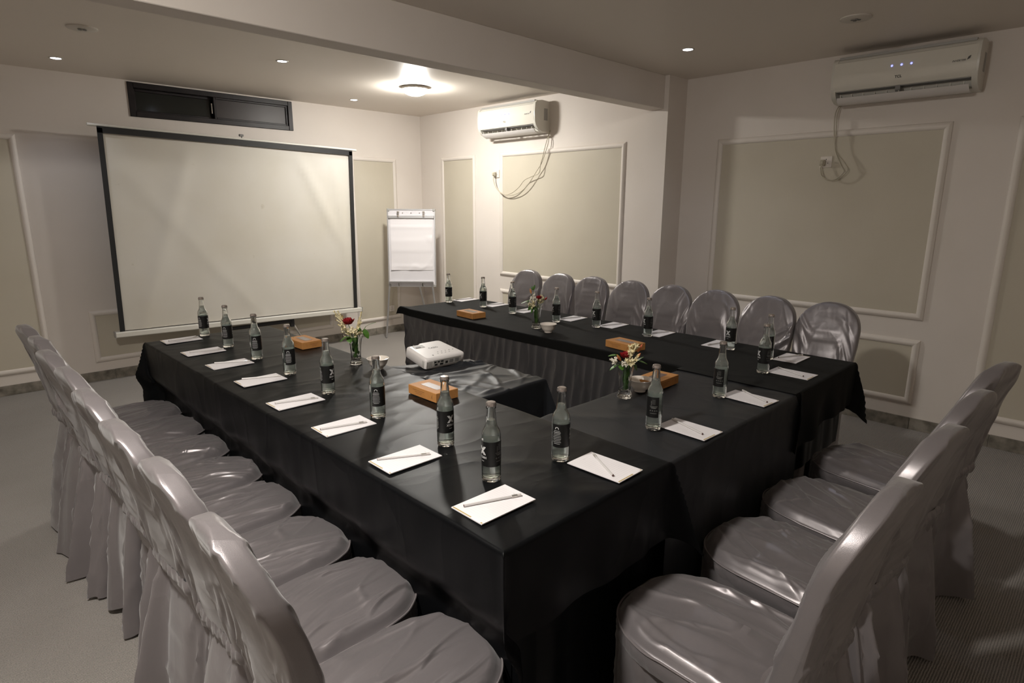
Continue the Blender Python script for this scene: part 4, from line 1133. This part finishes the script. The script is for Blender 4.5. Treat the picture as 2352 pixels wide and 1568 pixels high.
# casing: rounded outline with a notch at the lens end, crowned top edge
def outline(ins):
    pts = []
    def arcp(cx, cy, r, a0, a1, n=7):
        for a in np.linspace(a0, a1, n): pts.append((cx+r*math.cos(a), cy+r*math.sin(a)))
    w1, l1 = wp-ins, lp-ins
    arcp(-w1+.014, ins+.014, .014, PI, 1.5*PI); arcp(w1-.014, ins+.014, .014, 1.5*PI, 2*PI)
    arcp(w1-.040, l1-.020, .020, .0, .5*PI)
    pts.append((.0, l1)); pts.append((-.028, l1)); pts.append((-.034, l1-.007)); pts.append((-.046, l1-.012)); pts.append((-.06, l1-.012))
    arcp(-w1+.012, l1-.024, .012, .5*PI, PI)
    return pts
lay = [(.003, .0), (.0, .003), (.0, hp-.010), (.002, hp-.004), (.006, hp-.001), (.012, hp)]
P = np.array([[(x, y, z) for (x, y) in outline(i)] for (i, z) in lay])
m = MB().grid(P, cv=True); n = P.shape[1]; m.f.append(tuple(range((len(lay)-1)*n, len(lay)*n))); m.m.append(0); m.f.append(tuple(range(n))[::-1]); m.m.append(0)
case = pj_(m, PROJW, 'casing', angle=50)
pj_(MB().box(-.080, lp-.052, hp, -.030, lp-.026, hp+.0012), LGREY, 'lens_control_window', smooth=False)
pj_(MB().box(-.072, lp-.049, hp+.001, -.050, lp-.040, hp+.0024), GREYP, 'zoom_lever', smooth=False)
m = MB(); m.bbox(-.066, -.0006, .008, .080, .004, hp-.010, .001); pb = pj_(m, LGREY, 'port_panel', smooth=False)
for (xx, zz, ww, hh) in [(-.055, .028, .010, .006), (-.038, .028, .010, .006), (-.020, .028, .014, .006), (-.05, .016, .014, .007), (-.022, .016, .016, .008), (.004, .020, .012, .010), (.028, .022, .018, .014), (.058, .022, .020, .016)]:
    pj_(MB().box(xx-ww/2, -.0012, zz-hh/2, xx+ww/2, -.0004, zz+hh/2), DARKP if ww < .018 else GREYP, 'port', pb, smooth=False)
for k in range(8):
    pj_(MB().box(-wp-.0006, .012+k*.008, .006, -wp+.001, .0155+k*.008, hp-.012), LGREY, 'vent_slit', smooth=False) if k < 2 else None
for k in range(5): pj_(MB().box(-.098+k*.006, -.0008, .006, -.095+k*.006, .001, hp-.012), LGREY, 'vent_slit', smooth=False)
tx = pj_(MB().add(*(lambda vf: ([(v[0], v[1]+.098, hp+.0006) for v in vf[0]], vf[1]))(text_mesh('CASIO', .017, bold=.0004))), GREYP, 'lettering', case, smooth=False)
for k in range(9):
    xx, yy = -.008+.020*(k % 5)-(.01 if k > 4 else 0), .052-.016*(k//5)
    pj_(MB().lathe([(.0030, 0), (.0030, .0006)], 8, c=(xx, yy, hp), cap1=True), LGREY, 'button', smooth=False)
pj_(MB().lathe([(.0035, 0), (.0035, .0010)], 10, c=(-.048, .030, hp), cap1=True), GREYP, 'button')
pj_(MB().tube([(-.062, lp-.014, .026), (-.062, lp-.004, .026)], .018, 20), LENSG, 'lens')
MB().tube([(0, .145, -.002), (0, .148, .032)], .007, 12).obj('foot', DARKP, t)

# ================================================================== FLOOR DEBRIS
t = tag(MB().bbox(-.003, -.022, .0, .003, .022, .004, .001).obj('straw_scrap', STRAW, None, (.305, 2.692, .001), (0, 0, -.75), smooth=False), 'short brown scrap lying on the carpet left of the chair row', 'scrap')
